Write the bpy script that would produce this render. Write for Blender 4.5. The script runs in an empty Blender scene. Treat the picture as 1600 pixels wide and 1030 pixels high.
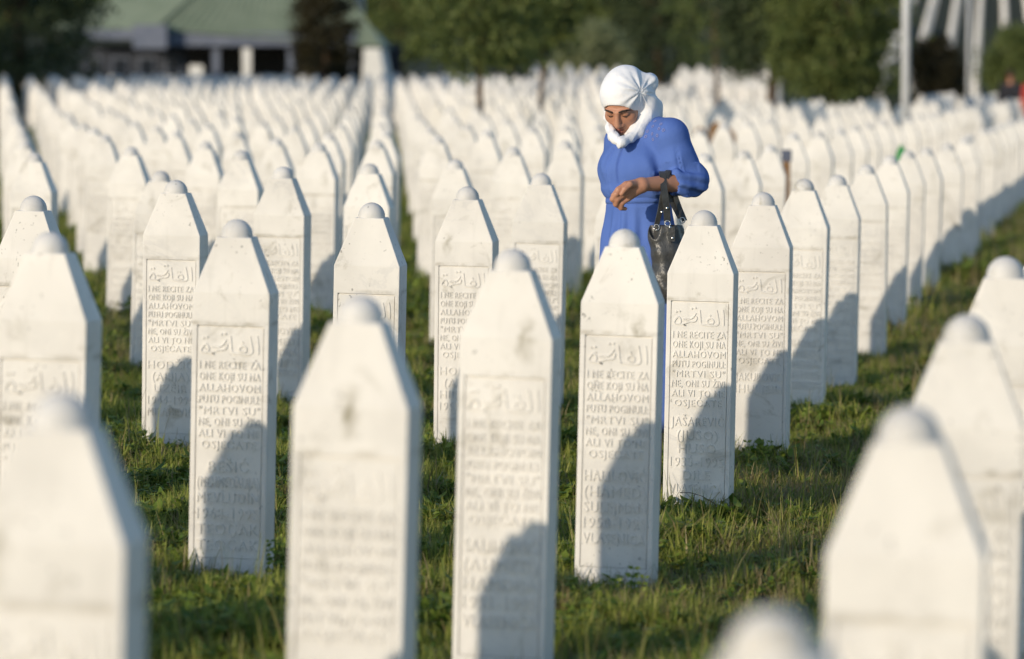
import bpy, bmesh, math, random
import numpy as np
from mathutils import Vector, Matrix

SC = bpy.context.scene
COL = SC.collection
rnd = random.Random(7)
nrs = np.random.RandomState(11)
R = math.radians

# ------------------------------------------------------------------ camera
CAM_H = 1.6
F_PX, CX, CY, HOR = 6000.0, 800.0, 515.0, 125.0
PITCH = math.atan((CY - HOR) / F_PX)
cam = bpy.data.cameras.new('camera')
cam_o = bpy.data.objects.new('camera', cam)
COL.objects.link(cam_o)
cam_o.location = (0, 0, CAM_H)
cam_o.rotation_euler = (math.pi / 2 - PITCH, 0, 0)
cam.sensor_width = 36.0
cam.lens = F_PX / 1600 * 36.0
cam.clip_start, cam.clip_end = 0.1, 3000
cam.dof.use_dof = True
cam.dof.focus_distance = 14.6
cam.dof.aperture_fstop = 2.8
SC.camera = cam_o

# ------------------------------------------------------------------ light
SUN_AZ, SUN_EL = 40.3, 14.8            # heading of the light (from +Y towards +X), elevation
w = bpy.data.worlds.new('World')
SC.world = w
w.use_nodes = True
wn = w.node_tree.nodes
sky = wn.new('ShaderNodeTexSky')
sky.sky_type = 'NISHITA'
sky.sun_disc = False
sky.sun_elevation = R(SUN_EL)
sky.sun_rotation = R(180 + SUN_AZ)
sky.air_density, sky.dust_density, sky.ozone_density = 1.0, 0.3, 2.5
wn['Background'].inputs['Strength'].default_value = 0.15
w.node_tree.links.new(sky.outputs[0], wn['Background'].inputs[0])
sun = bpy.data.lights.new('sun', 'SUN')
sun.energy = 3.1
sun.angle = R(0.53)
sun.color = (1.0, 0.865, 0.68)
sun_o = bpy.data.objects.new('sun', sun)
COL.objects.link(sun_o)
ldir = Vector((math.sin(R(SUN_AZ)) * math.cos(R(SUN_EL)), math.cos(R(SUN_AZ)) * math.cos(R(SUN_EL)), -math.sin(R(SUN_EL))))
sun_o.rotation_euler = ldir.to_track_quat('-Z', 'Y').to_euler()
SC.view_settings.view_transform = 'Standard'
SC.view_settings.look = 'None'
SC.view_settings.gamma = 1.0
SC.view_settings.exposure = 0.15
SC.view_settings.use_curve_mapping = False
SC.cycles.max_bounces = 5
SC.cycles.diffuse_bounces = 3
SC.cycles.transparent_max_bounces = 6
SC.cycles.use_denoising = True

# ------------------------------------------------------------------ helpers
def lin(r, g, b):
    f = lambda c: (c / 255 / 12.92) if c / 255 <= 0.04045 else ((c / 255 + 0.055) / 1.055) ** 2.4
    return (f(r), f(g), f(b), 1)

def sstep(a, b, x):
    t = np.clip((np.asarray(x, float) - a) / (b - a), 0, 1)
    return t * t * (3 - 2 * t)

def at(px, py, Y):
    """point at world depth Y seen at photograph pixel (px, py)"""
    vx, vy = (px - CX) / F_PX, (CY - py) / F_PX
    d = Vector((vx, math.cos(PITCH) + vy * math.sin(PITCH), vy * math.cos(PITCH) - math.sin(PITCH)))
    t = Y / d.y
    return Vector((d.x * t, Y, CAM_H + d.z * t))

def pix(X, Y, Z):
    dz = Z - CAM_H
    dep = Y * math.cos(PITCH) - dz * math.sin(PITCH)
    up = Y * math.sin(PITCH) + dz * math.cos(PITCH)
    return CX + F_PX * X / dep, CY - F_PX * up / dep

LAT = {'D': .39, 'B': 1.675, 'A': 2.91, 'C': 4.15}
MEAS = {   # pixel of the dome centre (x, top y) read from the photograph
    ('B', 0): (98, 610), ('B', 1): (563, 460), ('B', 2): (802, 388), ('B', 3): (977, 357), ('B', 4): (1101, 328), ('B', 5): (1193, 300),
    ('B', 6): (1257, 279), ('B', 7): (1309, 273), ('B', 8): (1354, 257), ('B', 9): (1391, 243), ('B', 10): (1419, 235), ('B', 11): (1448, 231),
    ('A', 1): (78, 361), ('A', 2): (372, 342), ('A', 3): (583, 316), ('A', 4): (732, 291), ('A', 5): (846, 270),
    ('C', 3): (54, 305), ('C', 4): (277, 281), ('C', 5): (443, 260), ('C', 6): (577, 255),
    ('D', 2): (1572, 400), ('D', 1): (1511, 490), ('D', 0): (1421, 632), ('D', -1): (1210, 938),
}
# in MEAS the second index is the row: Y = 5.99 + 2.08 k ; A 1 = row 2 and so on
ROW0, STEP = 5.99, 2.08
MEAS_ROW = {}
for (c, k), v in MEAS.items():
    row = {'B': k, 'A': k + 1, 'C': k + 1, 'D': k}[c]
    MEAS_ROW[(c, row)] = v
MEAS_PT = []
for (c_, row_), (mx_, my_) in MEAS_ROW.items():
    Y_ = ROW0 + STEP * row_
    t_ = at(mx_, my_, Y_ + .075)
    MEAS_PT.append((t_.x - .03, Y_, t_.z - 1.121 - .055))

def ground_base(X, Y):
    X = np.asarray(X, float); Y = np.asarray(Y, float)
    dl = Y / 6 - X
    z = 0.055 * sstep(1.4, 4.2, dl) - 0.03 * (1 - sstep(0.2, 1.6, dl)) * (1 - sstep(20, 40, Y))
    z = z - 0.03 * (1 - sstep(4, 9, Y))
    z = z + 0.012 * np.sin(X * 1.9 + Y * 0.7) * np.sin(Y * 1.3 - X * 0.6)
    side = 1 - sstep(-0.02, 0.085, X / np.maximum(Y, 5))
    z = z + (0.10 + 0.50 * side) * sstep(38, 112, Y)
    z = z + 0.020 * np.maximum(Y - 118, 0) * (1 - sstep(200, 420, Y)) 
    hill = sstep(0.02, 0.10, X / np.maximum(Y, 5))
    z = z + hill * 0.062 * np.maximum(Y - 135, 0) * (1 - 0.5 * sstep(220, 420, Y))
    z = z + 42 * sstep(230, 700, Y)
    return z

MEAS_RES = [(x, y, z - float(ground_base(x, y))) for x, y, z in MEAS_PT]
def ground_z(X, Y):
    """the lie of the land, eased to the foot of every measured stone"""
    X = np.asarray(X, float); Y = np.asarray(Y, float)
    num = np.zeros(np.broadcast(X, Y).shape); den = num + .05
    for x, y, r in MEAS_RES:
        w_ = np.exp(-((X - x) ** 2 + ((Y - y) * .7) ** 2) / .55)
        num = num + w_ * r; den = den + w_
    return ground_base(X, Y) + num / den

def gz(X, Y):
    return float(ground_z(X, Y))

def link(o, parent=None):
    COL.objects.link(o)
    if parent is not None:
        o.parent = parent
    return o

def mesh_obj(name, verts, faces, mat, parent=None, smooth=False):
    me = bpy.data.meshes.new(name)
    me.from_pydata([tuple(v) for v in verts], [], [tuple(f) for f in faces])
    if smooth:
        me.polygons.foreach_set('use_smooth', np.ones(len(me.polygons), bool))
    me.update()
    if mat:
        me.materials.append(mat)
    return link(bpy.data.objects.new(name, me), parent)

def np_obj(name, V, Fq, mat, parent=None, smooth=True):
    """V (n,3), Fq (m,k) all faces of one size"""
    me = bpy.data.meshes.new(name)
    k = Fq.shape[1]
    me.vertices.add(len(V)); me.vertices.foreach_set('co', np.ascontiguousarray(V, np.float32).ravel())
    me.loops.add(Fq.size); me.loops.foreach_set('vertex_index', np.ascontiguousarray(Fq, np.int32).ravel())
    me.polygons.add(len(Fq))
    me.polygons.foreach_set('loop_start', np.arange(0, Fq.size, k, dtype=np.int32))
    me.polygons.foreach_set('loop_total', np.full(len(Fq), k, np.int32))
    if smooth:
        me.polygons.foreach_set('use_smooth', np.ones(len(Fq), bool))
    me.update(calc_edges=True)
    if mat:
        me.materials.append(mat)
    return link(bpy.data.objects.new(name, me), parent)

def bm_obj(name, bm, mat, parent=None, smooth=False):
    me = bpy.data.meshes.new(name)
    bm.normal_update()
    bm.to_mesh(me); bm.free()
    if smooth:
        me.polygons.foreach_set('use_smooth', np.ones(len(me.polygons), bool))
    if mat:
        me.materials.append(mat)
    return link(bpy.data.objects.new(name, me), parent)

def bm_box(bm, c, s, rot=None):
    m = Matrix.Translation(c) @ (rot.to_4x4() if rot else Matrix.Identity(4)) @ Matrix.Diagonal((s[0], s[1], s[2], 1))
    return bmesh.ops.create_cube(bm, size=1.0, matrix=m)['verts']

def bm_cyl(bm, p0, p1, r0, r1=None, n=12):
    p0, p1 = Vector(p0), Vector(p1)
    r1 = r0 if r1 is None else r1
    d = p1 - p0
    m = Matrix.Translation((p0 + p1) / 2) @ d.to_track_quat('Z', 'Y').to_matrix().to_4x4()
    return bmesh.ops.create_cone(bm, cap_ends=True, segments=n, radius1=r0, radius2=r1, depth=d.length, matrix=m)['verts']

def empty(name, loc, rot=(0, 0, 0)):
    o = bpy.data.objects.new(name, None)
    o.empty_display_size = 0.1
    o.location = loc; o.rotation_euler = rot
    return link(o)

def tag(o, label, cat, group=None, kind=None):
    if label: o['label'] = label
    if cat: o['category'] = cat
    if group: o['group'] = group
    if kind: o['kind'] = kind
    return o

# ------------------------------------------------------------------ materials
def new_mat(name, rough=0.6, color=(0.5, 0.5, 0.5, 1)):
    m = bpy.data.materials.new(name); m.use_nodes = True
    nt = m.node_tree; b = nt.nodes['Principled BSDF']
    b.inputs['Base Color'].default_value = color
    b.inputs['Roughness'].default_value = rough
    return m, nt, b

def nnode(nt, t, **kw):
    n = nt.nodes.new(t)
    for k, v in kw.items():
        if hasattr(n, k): setattr(n, k, v)
        else: n.inputs[k].default_value = v
    return n

def ramp(nt, fac, stops):
    r = nt.nodes.new('ShaderNodeValToRGB')
    el = r.color_ramp.elements
    while len(el) < len(stops): el.new(0.5)
    for e, (p, c) in zip(el, stops):
        e.position = p; e.color = c if len(c) == 4 else (*c, 1)
    nt.links.new(fac, r.inputs[0])
    return r.outputs[0]

def mixc(nt, fac, a, b, mode='MIX'):
    n = nt.nodes.new('ShaderNodeMix'); n.data_type = 'RGBA'; n.blend_type = mode
    for s, v in ((0, fac), (6, a), (7, b)):
        if isinstance(v, bpy.types.NodeSocket): nt.links.new(v, n.inputs[s])
        elif s == 0: n.inputs[0].default_value = v
        else: n.inputs[s].default_value = v if len(v) == 4 else (*v, 1)
    return n.outputs[2]

def noise_mat(name, stops, scale, rough=0.7, detail=4, bump=0.0, bscale=None, rnd_amt=0.0, spec=0.3):
    m, nt, b = new_mat(name, rough)
    tc = nt.nodes.new('ShaderNodeTexCoord')
    n = nnode(nt, 'ShaderNodeTexNoise', Scale=scale, Detail=detail)
    nt.links.new(tc.outputs['Object'], n.inputs['Vector'])
    c = ramp(nt, n.outputs[0], stops)
    if rnd_amt:
        oi = nt.nodes.new('ShaderNodeObjectInfo')
        mr = nnode(nt, 'ShaderNodeMapRange'); mr.inputs[3].default_value = 1 - rnd_amt; mr.inputs[4].default_value = 1 + rnd_amt
        nt.links.new(oi.outputs['Random'], mr.inputs[0])
        vm = nnode(nt, 'ShaderNodeVectorMath', operation='SCALE')
        nt.links.new(c, vm.inputs[0]); nt.links.new(mr.outputs[0], vm.inputs['Scale'])
        c = vm.outputs[0]
    nt.links.new(c, b.inputs['Base Color'])
    b.inputs['Specular IOR Level'].default_value = spec
    if bump:
        n2 = nnode(nt, 'ShaderNodeTexNoise', Scale=bscale or scale * 4, Detail=5)
        nt.links.new(tc.outputs['Object'], n2.inputs['Vector'])
        bp = nnode(nt, 'ShaderNodeBump', Strength=bump, Distance=0.01)
        nt.links.new(n2.outputs[0], bp.inputs['Height']); nt.links.new(bp.outputs[0], b.inputs['Normal'])
    return m

def marble_mat(name, base, dirty):
    """weathered white marble: soft clouds, thin grey veins, pits, brown-green stains; offset per object"""
    m, nt, b = new_mat(name, 0.62)
    b.inputs['Specular IOR Level'].default_value = 0.3
    tc = nt.nodes.new('ShaderNodeTexCoord'); oi = nt.nodes.new('ShaderNodeObjectInfo')
    off = nnode(nt, 'ShaderNodeVectorMath', operation='ADD')
    sc = nnode(nt, 'ShaderNodeVectorMath', operation='SCALE'); sc.inputs['Scale'].default_value = 0.61
    nt.links.new(oi.outputs['Location'], sc.inputs[0])
    nt.links.new(tc.outputs['Object'], off.inputs[0]); nt.links.new(sc.outputs[0], off.inputs[1])
    P = off.outputs[0]
    def noise(scale, detail=4, dist=0.0, rough=0.5):
        n = nnode(nt, 'ShaderNodeTexNoise', Scale=scale, Detail=detail, Distortion=dist, Roughness=rough)
        nt.links.new(P, n.inputs['Vector']); return n.outputs[0]
    hi, lo = base, tuple(c * 0.86 for c in base)
    c = ramp(nt, noise(5, 5, 0.4), [(0.3, lo), (0.62, hi)])
    vein = ramp(nt, noise(4.5, 6, 1.6, 0.6), [(0.455, (0, 0, 0)), (0.5, (1, 1, 1)), (0.545, (0, 0, 0))])
    vm = ramp(nt, noise(2.6, 2), [(0.5, (0, 0, 0)), (0.75, (1, 1, 1))])
    vf = mixc(nt, 1.0, vein, vm, 'MULTIPLY')
    vs = nnode(nt, 'ShaderNodeMath', operation='MULTIPLY'); vs.inputs[1].default_value = 0.38
    nt.links.new(vf, vs.inputs[0])
    c = mixc(nt, vs.outputs[0], c, (0.42, 0.42, 0.43))
    stain = ramp(nt, noise(7, 6, 0.8, 0.65), [(0.57, (0, 0, 0)), (0.76, (1, 1, 1))])
    ss = nnode(nt, 'ShaderNodeMath', operation='MULTIPLY'); ss.inputs[1].default_value = 0.62 * dirty
    nt.links.new(stain, ss.inputs[0])
    c = mixc(nt, ss.outputs[0], c, (0.36, 0.33, 0.26))
    pit = ramp(nt, noise(62, 2), [(0.66, (0, 0, 0)), (0.73, (1, 1, 1))])
    pm = mixc(nt, 1.0, pit, ramp(nt, noise(6, 2), [(0.45, (0, 0, 0)), (0.62, (1, 1, 1))]), 'MULTIPLY')
    ps = nnode(nt, 'ShaderNodeMath', operation='MULTIPLY'); ps.inputs[1].default_value = 0.62 * dirty
    nt.links.new(pm, ps.inputs[0])
    c = mixc(nt, ps.outputs[0], c, (0.20, 0.19, 0.17))
    # rain-wash streaks running down the stone
    mp = nnode(nt, 'ShaderNodeMapping'); mp.inputs['Scale'].default_value = (28, 28, 2.2)
    nt.links.new(P, mp.inputs[0])
    st = nnode(nt, 'ShaderNodeTexNoise', Scale=1.0, Detail=3); nt.links.new(mp.outputs[0], st.inputs['Vector'])
    sf = ramp(nt, st.outputs[0], [(0.58, (0, 0, 0)), (0.8, (1, 1, 1))])
    s2 = nnode(nt, 'ShaderNodeMath', operation='MULTIPLY'); s2.inputs[1].default_value = 0.22 * dirty
    nt.links.new(sf, s2.inputs[0])
    c = mixc(nt, s2.outputs[0], c, (0.45, 0.43, 0.38))
    # grime: a dark drip below the dome on some stones, and a line along the panel's upper edge
    sx = nt.nodes.new('ShaderNodeSeparateXYZ'); nt.links.new(tc.outputs['Object'], sx.inputs[0])
    def mth(op, a, b_=None, c_=None):
        n = nt.nodes.new('ShaderNodeMath'); n.operation = op
        for i_, v_ in enumerate((a, b_, c_)):
            if v_ is None: continue
            if isinstance(v_, bpy.types.NodeSocket): nt.links.new(v_, n.inputs[i_])
            else: n.inputs[i_].default_value = v_
        return n.outputs[0]
    def band(v_, c0, wd):                      # 1 at c0, 0 past wd
        return mth('SUBTRACT', 1.0, mth('MINIMUM', mth('DIVIDE', mth('ABSOLUTE', mth('SUBTRACT', v_, c0)), wd), 1.0))
    n9 = noise(22, 5)
    wob = mth('MULTIPLY_ADD', n9, .09, sx.outputs[0])
    at_ = nt.nodes.new('ShaderNodeAttribute'); at_.attribute_type = 'OBJECT'; at_.attribute_name = 'stain'
    ax_ = nt.nodes.new('ShaderNodeAttribute'); ax_.attribute_type = 'OBJECT'; ax_.attribute_name = 'stain_x'
    n10 = noise(48, 4)
    az_ = nt.nodes.new('ShaderNodeAttribute'); az_.attribute_type = 'OBJECT'; az_.attribute_name = 'stain_z'
    wz = mth('SUBTRACT', mth('MULTIPLY_ADD', noise(9, 3), .12, sx.outputs[2]), az_.outputs['Fac'])
    drip = mth('MULTIPLY', band(mth('SUBTRACT', wob, ax_.outputs['Fac']), .045, .026), band(wz, .92, .07))
    drip = mth('MULTIPLY', mth('MULTIPLY', drip, at_.outputs['Fac']), mth('MULTIPLY', n10, 1.9))
    c = mixc(nt, drip, c, (0.25, 0.22, 0.14))
    ln_ = mth('MULTIPLY', band(sx.outputs[2], .789, .012), mth('MULTIPLY', ramp(nt, noise(14, 4), [(.4, (0, 0, 0)), (.65, (1, 1, 1))]), .5 * dirty))
    c = mixc(nt, ln_, c, (0.33, 0.29, 0.21))
    mr = nnode(nt, 'ShaderNodeMapRange'); mr.inputs[3].default_value = 0.93; mr.inputs[4].default_value = 1.03
    nt.links.new(oi.outputs['Random'], mr.inputs[0])
    vm2 = nnode(nt, 'ShaderNodeVectorMath', operation='SCALE')
    nt.links.new(c, vm2.inputs[0]); nt.links.new(mr.outputs[0], vm2.inputs['Scale'])
    nt.links.new(vm2.outputs[0], b.inputs['Base Color'])
    bp = nnode(nt, 'ShaderNodeBump', Strength=0.18, Distance=0.003)
    nt.links.new(noise(60, 6), bp.inputs['Height']); nt.links.new(bp.outputs[0], b.inputs['Normal'])
    return m

M = {}
M['marble'] = marble_mat('marble', (0.80, 0.765, 0.705), 1.25)
M['marble_top'] = marble_mat('marble_dome', (0.70, 0.68, 0.645), 2.0)
M['soil'] = noise_mat('soil', [(0.3, (0.026, 0.022, 0.012)), (0.55, (0.035, 0.040, 0.014)), (0.8, (0.065, 0.058, 0.028))], 3.0, 0.95, 6, 0.6, 25)
def leafy(name, c0, c1, trans=0.25, rough=0.55):
    m, nt, b = new_mat(name, rough)
    oi = nt.nodes.new('ShaderNodeObjectInfo'); geo = nt.nodes.new('ShaderNodeNewGeometry')
    ad = nnode(nt, 'ShaderNodeMath', operation='ADD'); fr = nnode(nt, 'ShaderNodeMath', operation='FRACT')
    nt.links.new(oi.outputs['Random'], ad.inputs[0]); nt.links.new(geo.outputs['Random Per Island'], ad.inputs[1])
    nt.links.new(ad.outputs[0], fr.inputs[0])
    c = ramp(nt, fr.outputs[0], [(0.0, c0), (1.0, c1)])
    nt.links.new(c, b.inputs['Base Color'])
    b.inputs['Specular IOR Level'].default_value = 0.25
    tr = nt.nodes.new('ShaderNodeBsdfTranslucent'); nt.links.new(c, tr.inputs[0])
    mx = nt.nodes.new('ShaderNodeMixShader'); mx.inputs[0].default_value = trans
    nt.links.new(b.outputs[0], mx.inputs[1]); nt.links.new(tr.outputs[0], mx.inputs[2])
    nt.links.new(mx.outputs[0], nt.nodes['Material Output'].inputs[0])
    return m
M['blade'] = leafy('grass_blade', (0.12, 0.18, 0.022), (0.42, 0.42, 0.10), .4)
M['herb'] = leafy('herb_leaf', (0.085, 0.155, 0.022), (0.30, 0.36, 0.06), .35)
M['straw'] = leafy('dry_grass', (0.24, 0.18, 0.075), (0.40, 0.33, 0.17))
M['leaf_mid'] = leafy('leaf_mid', (0.072, 0.108, 0.032), (0.20, 0.23, 0.07), .38)
M['leaf_dark'] = leafy('leaf_dark', (0.036, 0.056, 0.027), (0.090, 0.115, 0.050), .3)
M['leaf_brown'] = leafy('leaf_brown', (0.024, 0.022, 0.011), (0.060, 0.050, 0.020))
M['leaf_pale'] = leafy('leaf_pale', (0.20, 0.23, 0.11), (0.30, 0.32, 0.17), .35)
M['bark'] = noise_mat('bark', [(0.3, (0.07, 0.045, 0.028)), (0.7, (0.16, 0.10, 0.06))], 12, 0.9, 5, 0.6, 40)
M['skin'] = noise_mat('skin', [(0.3, (0.40, 0.19, 0.115)), (0.7, (0.47, 0.235, 0.15))], 14, 0.5, 4, 0.05, 120, spec=0.4)
M['dress'] = noise_mat('blue_crepe', [(0.3, (0.078, 0.145, 0.415)), (0.7, (0.095, 0.17, 0.47))], 6, 0.8, 3, 0.35, 26, spec=0.15)
M['scarf'] = noise_mat('white_scarf', [(0.3, (0.76, 0.77, 0.80)), (0.7, (0.84, 0.84, 0.85))], 9, 0.8, 3, 0.35, 38, spec=0.1)
M['lace'] = new_mat('lace', 0.7, (0.27, 0.29, 0.55, 1))[0]
M['brow'] = new_mat('brow', 0.8, (0.035, 0.02, 0.013, 1))[0]
M['lips'] = new_mat('lips', 0.5, (0.25, 0.085, 0.065, 1))[0]
M['leather'] = noise_mat('grey_leather', [(0.3, (0.034, 0.034, 0.033)), (0.7, (0.070, 0.069, 0.065))], 20, 0.36, 4, 0.3, 90, spec=0.5)
M['lining'] = new_mat('bag_lining', 0.9, (0.012, 0.012, 0.014, 1))[0]
mm, nt_, b_ = new_mat('chrome', 0.22, (0.7, 0.7, 0.7, 1)); b_.inputs['Metallic'].default_value = 1.0; M['chrome'] = mm
M['shoe'] = new_mat('shoe', 0.4, (0.02, 0.02, 0.022, 1))[0]
M['darkcloth'] = noise_mat('dark_cloth', [(0.3, (0.012, 0.013, 0.018)), (0.7, (0.03, 0.03, 0.04))], 8, 0.8)
M['redcloth'] = noise_mat('red_cloth', [(0.3, (0.35, 0.04, 0.03)), (0.7, (0.45, 0.06, 0.04))], 8, 0.8)
M['wood'] = noise_mat('brown_wood', [(0.3, (0.16, 0.085, 0.035)), (0.7, (0.27, 0.15, 0.065))], 18, 0.75, 5, 0.3)
M['greenpaint'] = noise_mat('green_paint', [(0.3, (0.02, 0.20, 0.05)), (0.7, (0.03, 0.27, 0.07))], 9, 0.5)
M['darkpaint'] = new_mat('dark_blue_paint', 0.5, (0.06, 0.075, 0.12, 1))[0]
M['galv'] = noise_mat('pale_steel', [(0.3, (0.50, 0.51, 0.53)), (0.7, (0.62, 0.63, 0.64))], 6, 0.5)
M['roof'] = noise_mat('green_roof', [(0.3, (0.18, 0.22, 0.15)), (0.7, (0.23, 0.27, 0.19))], 1.2, 0.6, 4)
M['roof_rib'] = noise_mat('green_roof_rib', [(0.3, (0.17, 0.20, 0.14)), (0.7, (0.21, 0.25, 0.17))], 1.2, 0.6, 4)
M['fascia'] = noise_mat('blue_grey_fascia', [(0.3, (0.12, 0.14, 0.19)), (0.7, (0.17, 0.19, 0.24))], 2, 0.5)
M['slate'] = noise_mat('grey_wall', [(0.3, (0.025, 0.030, 0.042)), (0.7, (0.04, 0.046, 0.06))], 2, 0.7)
M['white_wall'] = noise_mat('white_render', [(0.3, (0.70, 0.68, 0.63)), (0.7, (0.78, 0.76, 0.71))], 2, 0.8)
M['glass'] = new_mat('dark_glass', 0.1, (0.02, 0.025, 0.035, 1))[0]

# ------------------------------------------------------------------ ground
def build_ground():
    ys = np.unique(np.concatenate([np.linspace(-30, 3, 12), np.arange(3, 40, 0.4), np.arange(40, 135, 2.0), np.arange(135, 420, 8.0), np.linspace(420, 1500, 20)]))
    xs = np.unique(np.concatenate([np.linspace(-700, -40, 24), np.linspace(-40, -6, 26), np.arange(-6, 9, 0.4), np.linspace(9, 45, 26), np.linspace(45, 700, 24)]))
    Xg, Yg = np.meshgrid(xs, ys)
    V = np.stack([Xg, Yg, ground_z(Xg, Yg)], -1).reshape(-1, 3)
    nx, ny = len(xs), len(ys)
    i = (np.arange(ny - 1)[:, None] * nx + np.arange(nx - 1)[None]).ravel()
    Fq = np.stack([i, i + 1, i + 1 + nx, i + nx], 1)
    o = np_obj('ground', V, Fq, M['soil'])
    o['kind'] = 'structure'
build_ground()

# ------------------------------------------------------------------ grass (geometry-node instances of tufts on scattered points)
def tuft_mesh(name, kind, seed):
    r = random.Random(seed)
    V, Fc, mi = [], [], []
    def blade(x, y, h, wd, ang, bend, m, segs=3):
        dx, dy = math.cos(ang), math.sin(ang); px, py = -dy, dx
        b0 = len(V)
        for k in range(segs + 1):
            t = k / segs
            wx = wd * (1 - t ** 1.6) * 0.5 + 0.0003
            cx, cy, cz = x + dx * bend * t * t, y + dy * bend * t * t, h * (t - 0.25 * (bend / max(h, .01)) * t * t)
            V.append((cx - px * wx, cy - py * wx, cz)); V.append((cx + px * wx, cy + py * wx, cz))
        for k in range(segs):
            Fc.append((b0 + 2 * k, b0 + 2 * k + 1, b0 + 2 * k + 3, b0 + 2 * k + 2)); mi.append(m)
    def leaf(c, ln, wd, ang, tilt, m):
        d = Vector((math.cos(ang) * math.cos(tilt), math.sin(ang) * math.cos(tilt), math.sin(tilt)))
        s = Vector((-math.sin(ang), math.cos(ang), 0)); b0 = len(V)
        n = d.cross(s)
        for t, ww, up in ((0, .12, 0), (.35, 1, .06), (.7, .85, .05), (1, .1, -.04)):
            p = Vector(c) + d * ln * t - n * up * ln
            V.append(tuple(p - s * wd * ww * .5)); V.append(tuple(p + s * wd * ww * .5))
        for k in range(3):
            Fc.append((b0 + 2 * k, b0 + 2 * k + 1, b0 + 2 * k + 3, b0 + 2 * k + 2)); mi.append(m)
    if kind == 'grass':
        for _ in range(24):
            a = r.uniform(0, 6.28); q = r.uniform(0, .045)
            blade(math.cos(a) * q, math.sin(a) * q, r.uniform(.035, .105), r.uniform(.0035, .0075), r.uniform(0, 6.28), r.uniform(.01, .06), 0 if r.random() > .12 else 1)
    elif kind == 'straw':
        for _ in range(16):
            a = r.uniform(0, 6.28); q = r.uniform(0, .05)
            blade(math.cos(a) * q, math.sin(a) * q, r.uniform(.04, .13), r.uniform(.0025, .0045), r.uniform(0, 6.28), r.uniform(.02, .10), 1 if r.random() > .35 else 0)
    elif kind == 'stalk':
        for _ in range(5):
            a = r.uniform(0, 6.28); q = r.uniform(0, .03); h = r.uniform(.12, .2)
            blade(math.cos(a) * q, math.sin(a) * q, h, .0022, r.uniform(0, 6.28), r.uniform(.01, .05), 1 if r.random() > .5 else 0)
        for _ in range(8):
            blade(r.uniform(-.03, .03), r.uniform(-.03, .03), r.uniform(.05, .11), .004, r.uniform(0, 6.28), .04, 0)
    else:
        for _ in range(7):
            a = r.uniform(0, 6.28); q = r.uniform(0, .05); x, y = math.cos(a) * q, math.sin(a) * q
            h = r.uniform(.02, .075)
            blade(x, y, h, .002, r.uniform(0, 6.28), .005, 0, 1)
            for k in range(r.choice((3, 3, 4, 5))):
                leaf((x, y, h * r.uniform(.6, 1)), r.uniform(.022, .050), r.uniform(.014, .030), r.uniform(0, 6.28), r.uniform(-.2, .6), 0)
    me = bpy.data.meshes.new(name)
    me.from_pydata(V, [], Fc)
    me.materials.append(M['herb'] if kind == 'herb' else M['blade']); me.materials.append(M['straw'])
    me.polygons.foreach_set('material_index', mi); me.update()
    return me

tuft_col = bpy.data.collections.new('tuft_sources')     # data only, never linked to the scene
for i, kd in enumerate(['grass', 'grass', 'grass', 'herb', 'herb', 'herb', 'straw', 'straw', 'stalk']):
    tuft_col.objects.link(bpy.data.objects.new('tuft_%02d' % i, tuft_mesh('tuft_%02d' % i, kd, 50 + i)))

def patch(x, y, f, s):
    return 0.5 + 0.5 * np.sin(x * f + 1.7 * np.sin(y * f * .6 + s)) * np.sin(y * f * .9 + 1.3 * np.sin(x * f * .7 + 2 * s))

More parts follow.
